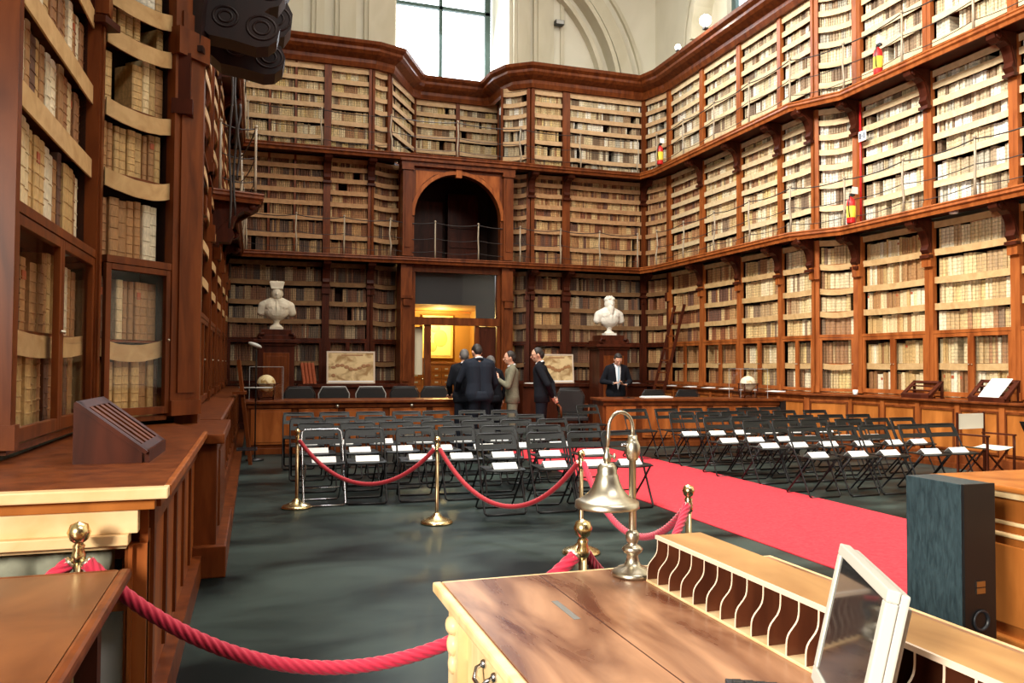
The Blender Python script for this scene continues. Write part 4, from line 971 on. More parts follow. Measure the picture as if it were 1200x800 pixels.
hd = MB().tube([(.612, 2.03, .68), (.59, 2.03, .672), (.578, 2.05, .65), (.578, 2.11, .65), (.59, 2.13, .672), (.612, 2.13, .68)], .006, 8).sphere((.612, 2.03, .68), .013, seg=8, rings=6).sphere((.612, 2.13, .68), .013, seg=8, rings=6)
hd.v = [(v[0]-1.2, v[1]-1.6, v[2]) for v in hd.v]; hd.build('handle', 'chair_silver', dd)
cv = MB().box(.60, 2.38, .0, .70, 2.50, .735).sphere((.60, 2.44, .69), (.025, .04, .03), seg=10, rings=8).sphere((.60, 2.44, .63), (.02, .035, .035), seg=10, rings=8).sphere((.60, 2.44, .57), (.016, .025, .03), seg=10, rings=8).sphere((.65, 2.50, .66), (.03, .02, .05), seg=10, rings=8)
D_(cv, 'leg', 'wood_glare_pale')
D_(MB().box(.62, .6, 0, .7, .7, .735), 'leg', 'wood_glare_pale'); D_(MB().box(1.74, 2.38, 0, 1.84, 2.5, .735), 'leg', 'wood_red'); D_(MB().box(1.74, .6, 0, 1.84, .7, .735), 'leg', 'wood_red')
D_(MB().box(.72, .7, .0, 1.7, 2.3, .05).box(1.1, .7, .05, 1.14, 2.3, .6), 'back_board', 'wood_dark')
D_(MB().box(.93, .56, .7846, .934, 2.57, .7854), 'plank_seam', 'wood_dark')
D_(MB().box(.865, 2.1, .7852, .885, 2.28, .7862), 'inlaid_plate', 'badge_dark')
# organizer with S-shaped dividers
og = thing('letter_organizer', 'dark wooden letter organizer with pale-edged wavy dividers on the desk', 'organizer', (1.36, 1.6, .785))
def O_(mb, name, mat, bevel=0):
    mb.v = [(v[0]-1.36, v[1]-1.6, v[2]-.785) for v in mb.v]; return mb.build(name, mat, og, bevel=bevel)
Y0, Y1 = .72, 2.40; ZT = .935
O_(MB().box(1.245, Y0, .785, 1.44, Y1, .793), 'base_board', 'pale_wood', .002)
O_(MB().box(1.285, Y0, ZT-.009, 1.45, Y1, ZT), 'top_board', 'org_top_wood', .002)
O_(MB().box(1.278, Y0, ZT-.012, 1.286, Y1, ZT), 'top_edge_strip', 'white_wood')
O_(MB().box(1.43, Y0, .793, 1.44, Y1, ZT-.009), 'back_board', 'organizer_wood')
def scurve(u): return 1.285-.038*(1-1/(1+math.exp(-14*(u-.5))))
nn = 23
for k in range(nn+1):
    y = Y1-.004-(Y1-Y0-.012)*k/nn*1.0
    zz = [.793+(ZT-.012-.793)*i/14 for i in range(15)]
    fr_ = [(scurve(i/14), z) for i, z in enumerate(zz)]
    V = [(x, y-.003, z) for x, z in fr_]+[(1.43, y-.003, z) for x, z in fr_]+[(x, y+.003, z) for x, z in fr_]+[(1.43, y+.003, z) for x, z in fr_]
    F = []; m_ = MB()
    for i in range(14): F += [(i, i+1, 16+i, 15+i), (30+i, 45+i, 46+i, 31+i)]
    F += [(0, 15, 45, 30), (14, 44, 59, 29)]
    m_.add(V, F, 0)
    m_.add([V[i] for i in range(15)]+[V[30+i] for i in range(15)], [(i, 15+i, 16+i, i+1) for i in range(14)], 1)
    m_.v = [(v[0]-1.36, v[1]-1.6, v[2]-.785) for v in m_.v]; m_.build('divider', ['organizer_wood', 'white_wood'], og, fix=False)
# desk lamp
lp = thing('desk_lamp', 'brass desk lamp with bell shade and arched arm on the writing desk', 'lamp', (1.235, 2.48, .785))
MB().lathe([(0, 0), (.068, 0), (.072, .008), (.066, .018), (.055, .022), (.05, .028), (.03, .034), (.022, .05), (.018, .07), (.03, .08), (.036, .09), (.028, .1), (.014, .108), (.02, .118), (.024, .13), (.022, .145), (.013, .155), (0, .155)], 28).build('base', 'brass_dull', lp)
m_ = MB().lathe([(.0125, .15), (.0125, .39), (.018, .392), (.02, .40), (.026, .415), (.026, .44), (.02, .455), (.016, .46), (.016, .475), (0, .475)], 18)
m_.build('pole', 'brass_dull', lp)
SC = (-.095, 0); arc = [(0, 0, .46), (0, 0, .49)]
for i in range(13): a = pi*i/12; arc.append((-.045+.045*cos(a), 0, .50+.055*sin(a)))
arc += [(-.091, 0, .47), (-.095, 0, .43)]
MB().tube(arc, .0065, 10).build('arched_arm', 'brass_dull', lp)
m_ = MB().lathe([(.008, .38), (.014, .395), (.014, .41), (.008, .42), (.008, .435), (0, .44)], 12, c=(-.095, 0, 0)).tube([(-.095, 0, .405), (-.07, 0, .405)], .004, 6).sphere((-.068, 0, .405), (.006, .006, .011), seg=8, rings=6)
m_.build('joint_screw', 'brass_dull', lp)
m_ = MB().box(-.04, -.006, .437, -.0, .006, .449).sphere((-.03, 0, .443), (.016, .008, .007), seg=10, rings=6); m_.build('clamp_arm', 'chair_silver', lp)
sh = [(.0, .385), (.022, .384), (.03, .375), (.034, .36), (.033, .35), (.037, .345), (.042, .325), (.052, .3), (.07, .278), (.092, .262), (.107, .256), (.108, .242), (.109, .236), (.103, .236), (.102, .25), (.088, .256), (.066, .27), (.046, .3), (.03, .34), (0, .36)]
MB().lathe(sh, 36, c=(-.095, 0, 0)).build('lamp_shade', 'brass_dull', lp)
# monitor
mn = thing('computer_monitor', 'white flat computer monitor seen nearly edge-on on the writing desk', 'monitor', (1.053, 1.293, .785), atan2(.32, .17))
# local x along the screen width (away from the camera), local y = behind the screen
def Mo(mb, name, mat, bevel=0, tilt=True, par=None):
    if tilt:
        Rm = Matrix.Translation((0, 0, .02)) @ Matrix.Rotation(radians(-12), 4, 'X')
        mb.v = [tuple(Rm @ Vector(v)) for v in mb.v]
    return mb.build(name, mat, par or mn, bevel=bevel)
wm, zm0, zm1 = .18, .03, .325
mn.rotation_euler = (0, 0, atan2(-.32, -.17)); 
Mo(MB().box(-wm, -.0, zm0, wm, .022, zm0+.03).box(-wm, 0, zm1-.022, wm, .022, zm1).box(-wm, 0, zm0+.03, -wm+.022, .022, zm1-.022).box(wm-.022, 0, zm0+.03, wm, .022, zm1-.022), 'bezel', 'white_plastic', .003)
Mo(MB().box(-wm+.022, .004, zm0+.03, wm-.022, .012, zm1-.022), 'screen_glass', 'screen')
mb_ = MB().box(-wm+.005, .022, zm0+.005, wm-.005, .04, zm1-.005).box(-wm+.05, .04, zm0+.03, wm-.05, .062, zm1-.035)
Mo(mb_, 'back_shell', 'white_plastic', .004)
vt = MB()
for k in range(12): vt.box(-wm+.046, .045, zm0+.05+k*.016, -wm+.0505, .058, zm0+.056+k*.016)
Mo(vt, 'vents', 'grey_plastic')
MB().box(-.03, .03, .0, .03, .07, .1).box(-.11, -.03, 0, .11, .13, .012).build('stand', 'white_plastic', mn, bevel=.003)
# keyboard
kb = thing('keyboard', 'black computer keyboard at the bottom edge beside the monitor', 'keyboard', (1.03, 1.36, .785), radians(70))
kb.location = (1.0, 1.33, .785)
MB().prism([(-.075, 0), (.075, 0), (.075, .022), (-.075, .012)], -.22, .22, axis='x').build('case', 'key', kb, bevel=.003)
for j in range(5):
    m_ = MB()
    for i in range(15):
        x = -.205+i*.0275; y = -.06+j*.026; z = .0145+j*.0018; m_.box(x, y, z, x+.022, y+.02, z+.006)
    m_.build('key_row', 'black', kb, bevel=.0015)
# black curved chair back at desk left
ch = thing('office_chair', 'dark curved chair back rising at the bottom edge left of the desk', 'chair', (.42, 1.72, 0), radians(100))
MB().tube([(-.22, .03, .52), (-.23, .0, .6), (-.2, -.02, .68), (-.13, -.03, .725), (0, -.035, .74), (.13, -.03, .725), (.2, -.02, .68), (.23, 0, .6), (.22, .03, .52)], .014, 10).build('back_rim', 'black', ch)
MB().prism([(-.2, .5), (-.21, .6), (-.18, .67), (-.12, .71), (.12, .71), (.18, .67), (.21, .6), (.2, .5)], -.02, .0).build('back_pad', 'dado', ch)
MB().box(-.22, -.1+.1, .42, .22, .42, .47).build('seat', 'leather', ch, bevel=.02)
MB().bar((0, .2, .1), (0, .2, .42), .05, .05).build('column', 'chair_metal', ch)
for k in range(5): a = 2*pi*k/5; MB().bar((0, .2, .08), (.24*cos(a), .2+.24*sin(a), .03), .04, .03).build('leg', 'chair_metal', ch)

# ---------------------------------------------------------------- foreground left table
tb = thing('side_table', 'dark-stained wooden table at the lower left with a rounded edge', 'table', (-.95, 2.5, 0))
def T_(mb, name, mat, bevel=0): mb.v = [(v[0]+.95, v[1]-2.5, v[2]) for v in mb.v]; return mb.build(name, mat, tb, bevel=bevel)
T_(MB().box(-1.6, 1.6, .73, -.45, 3.17, .758), 'top_board', 'table_top_wood')
T_(MB().box(-.45, 1.58, .722, -.41, 3.19, .76).box(-1.6, 3.15, .722, -.45, 3.19, .759), 'edge_moulding', 'wood_red', .012)
T_(MB().box(-1.5, 1.7, .6, -.5, 3.1, .72), 'apron', 'wood_dark')
for x in (-1.5, -.56):
    for y in (1.7, 3.02): T_(MB().box(x, y, 0, x+.07, y+.07, .6), 'leg', 'wood_dark')

# ---------------------------------------------------------------- speaker and right desk
sk = thing('floor_speaker', 'tall black floor-standing loudspeaker with blue-green wood-grain side', 'speaker', (3.13, 2.97, 0))
MB().box(-.09, -.15, .02, .09, .17, .97).build('cabinet', 'speaker_side', sk, bevel=.003)
MB().box(-.092, -.165, .02, .092, -.15, .972).build('front_baffle', 'black', sk, bevel=.003)
MB().lathe([(.045, 0), (.05, .004), (.045, .01), (.036, .006), (.036, -.05), (0, -.05)], 24, mat=Matrix.Translation((.0, -.166, .36)) @ Matrix.Rotation(pi/2, 4, 'X')).build('bass_port', 'key', sk)
MB().box(-.025, -.169, .48, .025, -.165, .505).box(-.025, -.169, .51, .025, -.165, .535).build('badge', 'badge', sk)
MB().box(-.11, -.18, 0, .11, .18, .02).build('plinth', 'black', sk)
rd = thing('wooden_bureau', 'honey-coloured wooden bureau catching the sun behind the speaker', 'desk', (4.2, 2.6, 0))
def R_(mb, name, mat, bevel=0): mb.v = [(v[0]-4.2, v[1]-2.6, v[2]) for v in mb.v]; return mb.build(name, mat, rd, bevel=bevel)
R_(MB().box(3.66, 1.4, 0, 5.0, 3.46, .84), 'body', 'wood_honey')
R_(MB().box(3.58, 1.3, .875, 5.1, 3.54, .905), 'top_board', 'wood_honey', .01)
R_(MB().box(3.61, 1.35, .84, 5.05, 3.51, .875).box(3.64, 1.4, .70, 3.66, 3.48, .72).box(3.63, 1.4, .64, 3.66, 3.48, .66), 'mouldings', 'wood_glare_pale', .006)
R_(MB().box(3.64, 2.6, .2, 3.66, 3.36, .6).box(3.64, 1.5, .2, 3.66, 2.5, .6), 'side_panel', 'wood_honey', .006)
R_(MB().box(3.62, 1.36, 0, 5.04, 3.5, .14), 'plinth', 'wood_honey', .01)
pl_ = thing('metal_dish', 'small pale metal dish on top of the honey bureau', 'dish', (4.55, 3.35, .905))
MB().lathe([(0, 0), (.05, 0), (.09, .02), (.088, .024), (.05, .006), (0, .006)], 20).build('bowl', 'chair_silver', pl_)

# ---------------------------------------------------------------- lecterns
def lectern(x, y, z, rz, lbl, w=.5, d=.32, h=.3, slats=5, side=True, along=False):
    t = thing('book_lectern', lbl, 'lectern', (x, y, z), rz)
    # sloping slatted rest, low edge toward -y (reader)
    for s_ in (-1, 1):
        m_ = MB().prism([(-d/2, .0), (d/2, 0), (d/2, h), (-d/2, .05)] if side else [(-d/2, 0), (-d/2+.05, 0), (-d/2+.05, .05), (d/2-.04, h-.06), (d/2-.04, 0), (d/2, 0), (d/2, h), (-d/2, .05)], s_*w/2-.012, s_*w/2+.012, axis='x')
        m_.build('side_panel', 'wood_dark', t)
    sl = Vector((0, d, h-.05)); L_1 = sl.length; ang = atan2(h-.05, d)
    Rm = Matrix.Translation((0, -d/2, .052)) @ Matrix.Rotation(ang, 4, 'X')
    MB().box(-w/2-.02, -.02, 0, -w/2+.05, L_1, .018, mat=Rm).box(w/2-.05, -.02, 0, w/2+.02, L_1, .018, mat=Rm).box(-w/2, -.02, 0, w/2, .03, .018, mat=Rm).box(-w/2, L_1-.05, 0, w/2, L_1, .018, mat=Rm).build('rest_frame', 'wood_dark', t)
    for k in range(slats):
        y0 = .05+(L_1-.12)*(k+.5)/slats
        if along: x0_ = -w/2+.06+(w-.12)*(k+.5)/slats; MB().box(x0_-.028, .03, .002, x0_+.028, L_1-.05, .016, mat=Rm).build('slat', 'wood_red', t); continue
        MB().box(-w/2+.05, y0-.012, .002, w/2-.05, y0+.012, .015, mat=Rm).build('slat', 'wood_dark', t)
    MB().box(-w/2, -d/2-.03, .0, w/2, -d/2-.01, .06).build('lip', 'wood_dark', t)
    return t, Rm, L_1
LL = lectern(-.645, 4.5, 1.02, radians(88), 'dark slatted book lectern standing on the left ledge', w=.56, d=.3, h=.28, slats=4, along=True)
lectern(10.17, 10.15, 1.0, radians(-90), 'empty dark wooden lectern on the right wall ledge', w=.55, d=.26, h=.26, slats=2, side=False)
l2 = lectern(10.17, 8.85, 1.0, radians(-90), 'dark wooden lectern on the right ledge holding a white sheet', w=.6, d=.26, h=.3, slats=2, side=False)
o = MB().box(-.14, .0, .02, .2, l2[2]+.02, .026, mat=l2[1]).build('paper_sheet', 'paper', loc=(10.17, 8.85, 1.0)); o.rotation_euler = (0, 0, radians(-90)); tag(o, 'large white sheet resting on the right ledge lectern', 'paper')
for i, (y, w) in enumerate(((17.3, .3), (16.4, .34), (15.6, .3), (14.9, .3), (14.1, .34), (13.2, .4))):
    o = MB().prism([(-.09, 0), (.09, 0), (.09, .02), (-.09, .004)], -w/2, w/2, 0, axis='x').build('open_document', 'paper', loc=(9.63, y, 1.0)); o.rotation_euler = (0, 0, radians(-90))
    tag(o, 'white document lying on the far right ledge, %s from the ladder' % ORD[i], 'document', 'white documents on the right ledge')
for i, x in enumerate((6.3, 8.65, 9.0)):
    tag(MB().prism([(-.08, 0), (.08, 0), (.08, .018), (-.08, .004)], -.15, .15, axis='x').build('open_document', 'paper', loc=(x, 18.02, 1.05)), ['white document on the back ledge beside the right map', 'white document on the back ledge right of the bearded bust', 'white document on the back ledge nearest the ladder'][i], 'document', 'white documents on the back ledge')
vg = thing('glass_cup', 'small white cup on the ledge below the angled right bay', 'cup', (10.0, 11.45, 1.0))
MB().lathe([(0, 0), (.03, 0), (.04, .02), (.045, .09), (.04, .09), (.035, .02), (0, .01)], 16).build('bowl', 'ceramic', vg)
tag(MB().box(-.1, -.05, 0, .1, .05, .012).box(-.02, -.02, .012, .02, .02, .02).build('phone', 'black', loc=(6.7, 13.62, .88)), 'dark flat device lying on the right counter before the man', 'device')
tag(MB().box(-.3, -.11, 0, .3, .11, .02).box(-.28, -.1, .02, .25, .1, .03).build('papers', 'paper', loc=(7.35, 13.75, .88)), 'white papers lying on the right counter', 'paper')

# ---------------------------------------------------------------- ladder
ld = thing('library_ladder', 'narrow wooden ladder leaning on the right wall shelves near the far corner', 'ladder', (9.2, 17.0, 0))
A0, A1 = Vector((-.3, -.25, 0)), Vector((.5, -.25, 2.95)); off = Vector((.0, .5, 0))
for s_ in (0, 1): MB().bar(A0+off*s_, A1+off*s_*.9, .04, .06).build('rail', 'wood_dark', ld)
for k in range(10): u = (k+.6)/10.2; MB().bar(A0.lerp(A1, u), (A0+off).lerp(A1+off*.9, u), .03, .03).build('rung', 'wood_red', ld)
# left easel / step ladder strut and lamp, bin
es = thing('step_ladder', 'reddish wooden step ladder in the far left corner', 'ladder', (-.08, 12.5, 0))
MB().bar((-.14, 0, 1.55), (.05, -.05, 0), .035, .05).build('rail', 'wood_red', es); MB().bar((-.14, .35, 1.55), (.05, .4, 0), .035, .05).build('rail', 'wood_red', es)
for k in range(5): u = .1+.18*k; p_ = Vector((-.14, 0, 1.55)).lerp(Vector((.05, -.05, 0)), u); MB().bar(p_, p_+Vector((0, .35, 0)), .03, .03).build('step', 'wood_red', es)
MB().box(-.22, -.1, 1.04, -.02, .4, 1.08).build('platform', 'wood_red', es)
fl = thing('floor_lamp', 'black floor lamp with small bright tilted head in the far left corner', 'lamp', (.03, 13.0, 0))
MB().lathe([(0, 0), (.14, 0), (.14, .02), (.02, .04), (0, .04)], 20).build('base', 'black', fl); MB().tube([(0, 0, .03), (0, 0, 1.5), (0, 0, 1.68), (-.02, 0, 1.76), (-.05, -.02, 1.8)], .011, 8).build('pole', 'black', fl)
Rm = Matrix.Translation((-.02, -.03, 1.78)) @ Matrix.Rotation(radians(20), 4, 'Y')
MB().sphere((0, 0, 0), (.11, .06, .035), seg=14, rings=8, mat=Rm).build('lamp_head', 'white_plastic', fl)
MB().tube([(-.25, 0, 1.12), (.25, 0, 1.12)], .012, 8).build('crossbar', 'grey_plastic', fl)
bn = thing('waste_bin', 'clear plastic bin on the floor by the far left corner', 'bin', (-.08, 12.0, 0))
MB().box(-.13, -.13, 0, .13, .13, .28).build('body', 'glass', bn); MB().box(-.14, -.14, .27, .14, -.125, .29).box(-.14, .125, .27, .14, .14, .29).box(-.14, -.125, .27, -.125, .125, .29).box(.125, -.125, .27, .14, .125, .29).build('rim', 'key', bn)
# four orange-red volumes leaning near the left map
for k in range(4):
    o = bpy.data.objects.new('book', hero_mesh('brown', 2)); COL.objects.link(o)
    me = bpy.data.meshes.get('red_volume') or hero_mesh('brown', 2).copy(); me.name = 'red_volume'; me.materials[0] = MT['book_red']; o.data = me
    o.matrix_world = Matrix.Translation((1.02+k*.075, 17.98, 1.055)) @ Matrix.Rotation(radians(-8), 4, 'Y') @ Matrix.Diagonal((.065, .2, .46, 1))
    tag(o, 'orange-red volume leaning between pedestal and left map, %s from the left' % ORD[k], 'book', 'orange-red volumes on the back ledge')

# ---------------------------------------------------------------- fire extinguishers, sign, cornice lamps, sound box
def extinguisher(x, y, z, lbl):
    e = thing('fire_extinguisher', lbl, 'fire extinguisher', (x, y, z), 0, 'fire extinguishers on the galleries')
    MB().lathe([(0, 0), (.07, 0), (.075, .02), (.075, .36), (.06, .42), (.025, .45), (.02, .47), (0, .47)], 18).build('cylinder', 'ext_red', e)
    MB().lathe([(.0765, .1), (.0765, .3), (.075, .3), (.075, .1), (.0765, .1)], 18).build('label_band', 'ext_yellow', e)
    MB().box(-.02, -.08, .47, .02, .03, .50).box(-.015, -.09, .51, .015, .03, .525).build('valve', 'black', e)
    MB().tube([(0, -.04, .48), (-.08, -.06, .46), (-.11, -.06, .3), (-.09, -.06, .1)], .01, 6).build('hose', 'black', e)
    MB().box(-.06, -.1, .5, .06, -.095, .62).build('tag_card', 'paper', e)
extinguisher(9.85, 11.35, 3.98, 'red and yellow fire extinguisher standing on the lower right gallery')
extinguisher(9.9, 10.75, 6.39, 'red and yellow fire extinguisher standing on the upper right gallery')
extinguisher(9.35, 17.3, 6.39, 'red fire extinguisher on the upper gallery near the far corner')
MB().tube([(10.28, 11.6, 4.0), (10.28, 11.6, 6.2)], .02, 8).build('red_pipe', 'ext_red')
tag(COL.objects['red_pipe'], 'thin red pipe rising up the pilaster beside the angled right bay', 'pipe')
ws_ = MB().box(10.22, 11.4, 5.5, 10.235, 11.58, 5.68).build('wall_sign', 'paper')
MB().box(10.216, 11.52, 5.54, 10.22, 11.555, 5.64).box(10.216, 11.43, 5.54, 10.22, 11.45, 5.64).box(10.216, 11.47, 5.58, 10.22, 11.505, 5.6).build('dark_marking', 'blue_cloth', ws_)
tag(ws_, 'small white square sign on the pilaster beside the red pipe', 'sign')
sl = thing('cornice_spotlight', 'glaring round spotlight on the right cornice', 'lamp', (9.45, 15.4, 8.97))
MB().box(-.05, -.05, 0, .05, .05, .03).tube([(0, 0, .03), (0, 0, .12)], .015, 8).build('bracket', 'black', sl); MB().sphere((0, 0, .2), .13, seg=16, rings=10).build('glowing_bulb', 'lamp_glow', sl)
point('cornice_spot_light', (9.2, 15.3, 9.15), 60, (1, .9, .7), .12)
sl = thing('cornice_spotlight', 'smaller lit spotlight on the right cornice beyond the glaring one', 'lamp', (9.5, 16.7, 8.97))
MB().box(-.04, -.04, 0, .04, .04, .04).build('bracket', 'black', sl); MB().sphere((0, 0, .1), .07, seg=14, rings=8).build('glowing_bulb', 'lamp_glow', sl)
sb = thing('sound_box', 'small dark box mounted high on the plaster right of the window', 'speaker', (7.53, 19.5, 10.5))
MB().box(-.12, -.14, -.06, .12, .02, .06).build('cabinet', 'black', sb, bevel=.01); MB().box(-.1, -.15, -.045, .1, -.14, .045).build('grille', 'grey_plastic', sb)
cam2 = thing('security_camera', 'small pale round sensor low on the plaster below the dark box', 'camera', (7.6, 19.1, 9.0)); MB().lathe([(0, 0), (.07, 0), (.07, .05), (.05, .12), (.0, .14)], 14).build('dome', 'white_plastic', cam2)
tag(MB().lathe([(0, -.05), (.06, -.045), (.07, 0), (0, 0)], 14).build('smoke_detector', 'ceramic', loc=(10.05, 9.4, 3.86)), 'white round detector under the lower right gallery', 'detector')

# ---------------------------------------------------------------- people
def hand(mb, w, d, palm, curl=.5, s=1.0, side=1):
    """w wrist point, d direction of the fingers, palm = palm normal"""
    w, d, palm = Vector(w), Vector(d).normalized(), Vector(palm).normalized(); palm = (palm-d*palm.dot(d)).normalized(); l = d.cross(palm)*side
    pc = w+d*.05
    for o_ in (-.026, -.009, .009, .026): capm(mb, w+l*o_*.6+d*.005, .013, w+d*.085+l*o_, .012, 8)
    for o_, ln in ((-.03, .062), (-.01, .078), (.011, .085), (.031, .078)):
        b_ = w+d*.088+l*o_; m1 = b_+(d*cos(curl*.6)+palm*sin(curl*.6))*ln*.5; m2 = m1+(d*cos(curl*1.5)+palm*sin(curl*1.5))*ln*.3; m3 = m2+(d*cos(curl*2.2)+palm*sin(curl*2.2))*ln*.25
        capm(mb, b_, .0095, m1, .009, 8); capm(mb, m1, .009, m2, .0082, 8); capm(mb, m2, .0082, m3, .007, 8)
    t0 = w+d*.02+l*.03; t1 = t0+(d*.6+l*.8+palm*.3).normalized()*.04; t2 = t1+(d*.9+l*.3+palm*.5).normalized()*.03
    capm(mb, w+d*.015, .016, t0, .013, 8); capm(mb, t0, .012, t1, .0105, 8); capm(mb, t1, .0105, t2, .008, 8)
def person(x, y, rz, lbl, H=1.75, bend=0, headturn=0, headdown=0, arms=None, jacket='suit_dark', trou='trouser', hair='hair', skin='skin', tie=None, hairstyle='short', bulk=1.0, glasses=False, item=None):
    p = thing('person', lbl, 'person', (x, y, 0), rz); sc = H/1.75; p.scale = (sc, sc, sc)
    Bm = Matrix.Translation((0, 0, .95)) @ Matrix.Rotation(radians(-bend), 4, 'X') @ Matrix.Translation((0, 0, -.95))
    U = lambda a: Bm @ Vector(a)
    hc = (0, .03, 1.635)
    Hm = Bm @ Matrix.Translation((0, .0, 1.5)) @ Matrix.Rotation(radians(headturn), 4, 'Z') @ Matrix.Rotation(radians(-headdown), 4, 'X') @ Matrix.Translation((0, 0, -1.5))
    Q = lambda a: Hm @ Vector(a)
    arms = arms or {}
    AR = {}
    for s_, k in ((-1, 'L'), (1, 'R')):
        el, wr, fd, pn, cu = arms.get(k, ((s_*.27, -.03, 1.14), (s_*.26, .06, .90), (0, .15, -1), (-s_, 0, 0), .5)); AR[k] = (s_, Vector(el), Vector(wr), Vector(fd), Vector(pn), cu)
    b = MB()
    # head
    he = MB()
    he.sphere((0, .02, 1.645), (.075, .092, .105), seg=24, rings=16); he.sphere((0, .045, 1.585), (.055, .06, .06)); he.sphere((0, .075, 1.555), (.028, .028, .022), seg=10, rings=8)
    capm(he, (0, .105, 1.65), .009, (0, .128, 1.612), .014, 8)
    for s_ in (-1, 1):
        he.sphere((s_*.078, .01, 1.63), (.01, .02, .032), seg=10, rings=8); he.sphere((s_*.03, .1, 1.662), (.024, .012, .008), seg=8, rings=6); he.sphere((s_*.045, .07, 1.61), (.022, .025, .025), seg=8, rings=6)
        he.sphere((s_*.031, .1, 1.643), (.011, .008, .007), seg=8, rings=6)
    he.sphere((0, .108, 1.588), (.024, .01, .006), seg=8, rings=6); he.sphere((0, .105, 1.577), (.02, .01, .006), seg=8, rings=6)
    b.add([tuple(Q(v)) for v in he.v], he.f, 0, True)
    capm(b, U((0, -.01, 1.44)), .058, Q((0, 0, 1.57)), .052)
    # torso, legs, arms under the clothes
    for s_ in (-1, 1):
        capm(b, U((s_*.07, 0, 1.36)), .1, U((s_*.06, 0, 1.1)), .09); capm(b, U((s_*.06, 0, 1.1)), .09, (s_*.08, 0, .92), .1)
        capm(b, (s_*.09, 0, .9), .08, (s_*.1, .01, .5), .055); capm(b, (s_*.1, .01, .5), .05, (s_*.1, -.02, .09), .036); capm(b, (s_*.1, -.03, .05), .036, (s_*.11, .13, .035), .028)
    for k, (s_, el, wr, fd, pn, cu) in AR.items():
        capm(b, U((s_*.17, 0, 1.42)), .045, el, .036); capm(b, el, .036, wr, .026); hand(b, wr, fd, pn, cu, side=-s_)
    remeshed(b, .0065, 'body', skin, p, 2)
    # jacket
    j = MB(); g = bulk
    for s_ in (-1, 1):
        capm(j, U((s_*.085*g, -.005, 1.37)), .118*g, U((s_*.075*g, 0, 1.1)), .108*g); capm(j, U((s_*.075*g, 0, 1.1)), .108*g, (s_*.09*g, .0, .93), .12*g); capm(j, (s_*.085*g, 0, .95), .118*g, (s_*.085*g, 0, .90), .118*g)
        capm(j, U((s_*.045, -.01, 1.49)), .045, U((s_*.165*g, -.005, 1.435)), .062)
        capm(j, U((s_*.1, .04, 1.4)), .06, U((s_*.03, .08, 1.12)), .05)
    for k, (s_, el, wr, fd, pn, cu) in AR.items():
        sh_ = U((s_*.175*g, 0, 1.425)); capm(j, sh_, .07, el, .056); w2 = el.lerp(wr, .93); capm(j, el, .056, w2, .042)
    jk = remeshed(j, .012, 'jacket', jacket, p, 4)
    V = []; F = []; n_ = 28; rows_ = [(.99, .150*g, .112*g), (.95, .168*g, .124*g), (.90, .178*g, .13*g), (.84, .180*g, .134*g)]
    for z_, a_, b_2 in rows_:
        for i_ in range(n_): t_ = 2*pi*i_/n_; V.append((a_*cos(t_), b_2*sin(t_)-.004, z_) if z_ < 1 else tuple(U((a_*cos(t_), b_2*sin(t_)-.004, z_))))
    for r_ in range(len(rows_)-1):
        for i_ in range(n_): F.append((r_*n_+i_, r_*n_+(i_+1) % n_, (r_+1)*n_+(i_+1) % n_, (r_+1)*n_+i_))
    sk_ = MB().add(V, F, 0, True).build('jacket_skirt', jacket, p); sk_.modifiers.new('s', 'SOLIDIFY').thickness = .008
    cr_ = MB().tube([U((.066*cos(a), -.008+.062*sin(a), 1.475+.02*(-sin(a)))) for a in [2*pi*i/16 for i in range(16)]], .024, 8, closed=True); cr_.build('jacket_collar', jacket, p)
    t = MB()
    for s_ in (-1, 1):
        capm(t, (s_*.065, -.005, .92), .105, (s_*.08, 0, .8), .095); capm(t, (s_*.08, 0, .85), .095, (s_*.1, .01, .5), .075); capm(t, (s_*.1, .01, .5), .075, (s_*.1, -.015, .1), .062)
    remeshed(t, .012, 'trousers', trou, p, 3)
    for s_ in (-1, 1):
        m_ = MB().sphere((s_*.105, .04, .035), (.045, .13, .045), seg=14, rings=8).box(s_*.105-.04, -.09, 0, s_*.105+.04, .15, .015); m_.build('shoe', 'shoe', p)
    m_ = MB(); n_ = 16
    cc_ = [(.062*cos(a), -.002+.062*sin(a), 1.505+.018*(-sin(a))) for a in [2*pi*i/n_ for i in range(n_)]]
    m_.tube([U(c) for c in cc_], .014, 8, closed=True); m_.build('shirt_collar', 'shirt', p)
    if tie:
        MB().add([tuple(U(v)) for v in [(-.055, .1, 1.47), (.055, .1, 1.47), (.035, .155, 1.2), (-.035, .155, 1.2), (0, .14, 1.02), (-.06, .05, 1.48), (.06, .05, 1.48)]], [(0, 1, 2, 3), (3, 2, 4), (0, 5, 6, 1)]).build('shirt_front', 'shirt', p).modifiers.new('s', 'SOLIDIFY').thickness = .02
        MB().add([tuple(U(v)) for v in [(-.012, .125, 1.47), (.012, .125, 1.47), (.026, .182, 1.15), (0, .185, 1.1), (-.026, .182, 1.15), (-.016, .13, 1.49), (.016, .13, 1.49)]], [(0, 1, 2, 3, 4), (0, 5, 6, 1)]).build('necktie', tie, p).modifiers.new('s', 'SOLIDIFY').thickness = .012
    for k, (s_, el, wr, fd, pn, cu) in AR.items():
        MB().tube([el.lerp(wr, .9), el.lerp(wr, 1.0)], .034, 12).build('shirt_cuff', 'shirt', p)
    hm = MB()
    hm.sphere((0, -.005, 1.675), (.08, .092, .09), seg=20, rings=12); hm.sphere((0, -.045, 1.635), (.072, .062, .08), seg=16, rings=10)
    if hairstyle == 'full': hm.sphere((0, .04, 1.73), (.062, .05, .03), seg=14, rings=8)
    for s_ in (-1, 1): hm.sphere((s_*.066, .015, 1.67), (.018, .035, .05), seg=8, rings=6)
    hh = MB(); hh.add([tuple(Q(v)) for v in hm.v], hm.f, 0, True)
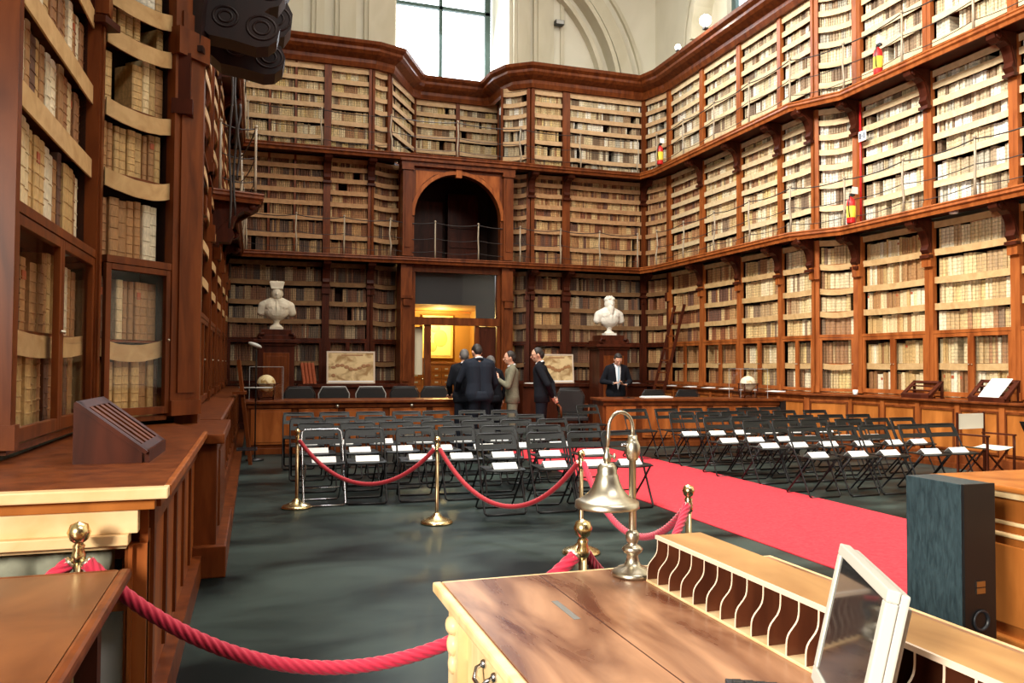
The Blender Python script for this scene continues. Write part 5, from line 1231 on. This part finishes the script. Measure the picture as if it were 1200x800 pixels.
    remeshed(hh, .008, 'hair', hair, p, 2)
    if glasses:
        gm = MB()
        for s_ in (-1, 1):
            gm.tube([(s_*.034+.022*cos(a), .118, 1.645+.016*sin(a)) for a in [2*pi*i/12 for i in range(12)]], .0025, 5, closed=True); gm.tube([(s_*.056, .117, 1.65), (s_*.08, .06, 1.65), (s_*.082, .01, 1.64)], .0025, 5)
        gm.v = [tuple(Q(v)) for v in gm.v]; gm.build('glasses', 'black', p)
    return p
# the man with his back to us, hands on the counter
person(3.62, 12.98, radians(2), 'tall person in a dark grey suit seen from behind, leaning on the left counter', 1.86, 8, 5, 18,
       {'L': ((-.30, .12, 1.15), (-.27, .42, .94), (.0, 1, -.25), (0, 0, -1), .3), 'R': ((.30, .12, 1.12), (.26, .34, .92), (.0, 1, -.35), (0, 0, -1), .4)}, 'suit_navy', 'trouser', 'hair', bulk=1.12)
person(3.45, 13.34, radians(-10), 'person in dark suit half hidden behind the left shoulder of the tall one', 1.76, 5, 0, 10,
       {'L': ((-.26, .05, 1.14), (-.22, .28, .96), (0, 1, -.2), (0, 0, -1), .4)}, 'suit_dark', 'trouser', 'hair_grey')
person(4.16, 14.0, radians(20), 'person in grey jacket almost hidden between the tall one and the khaki suit', 1.66, 5, 0, 12, {}, 'suit_dark', 'trouser', 'hair_grey', skin='skin')
person(4.30, 13.3, radians(78), 'person in khaki-grey suit facing left with hands raised at the chest', 1.73, 2, 0, 4,
       {'L': ((-.25, .1, 1.14), (-.1, .26, 1.25), (.4, .3, 1), (1, 0, 0), .7), 'R': ((.26, .06, 1.13), (.08, .28, 1.27), (-.4, .3, 1), (-1, 0, 0), .7)}, 'suit_grey', 'suit_grey', 'hair', skin='skin')
person(4.72, 12.95, radians(62), 'person in black suit and glasses facing left with hands clasped behind', 1.79, 4, 15, 6,
       {'L': ((-.27, -.14, 1.14), (-.05, -.19, .93), (1, -.1, -.3), (0, -1, 0), .8), 'R': ((.27, -.14, 1.14), (.05, -.21, .90), (-1, -.1, -.3), (0, -1, 0), .8)}, 'suit_dark', 'trouser', 'hair', glasses=True)
person(6.97, 14.75, radians(172), 'person in dark suit and pale blue tie standing behind the right counter looking down', 1.76, 6, 0, 28,
       {'L': ((-.29, .02, 1.16), (-.14, .24, 1.10), (1, .3, .1), (0, 0, 1), .9), 'R': ((.29, .02, 1.16), (.12, .25, 1.13), (-1, .3, .1), (0, 0, 1), .9)}, 'suit_dark', 'trouser', 'hair', tie='tie', hairstyle='full')
tag(MB().box(-.04, -.07, 0, .04, .07, .01).build('phone', 'black', loc=(6.95, 14.45, 1.16), bevel=.003), 'small dark phone held by the person in the blue tie', 'phone')
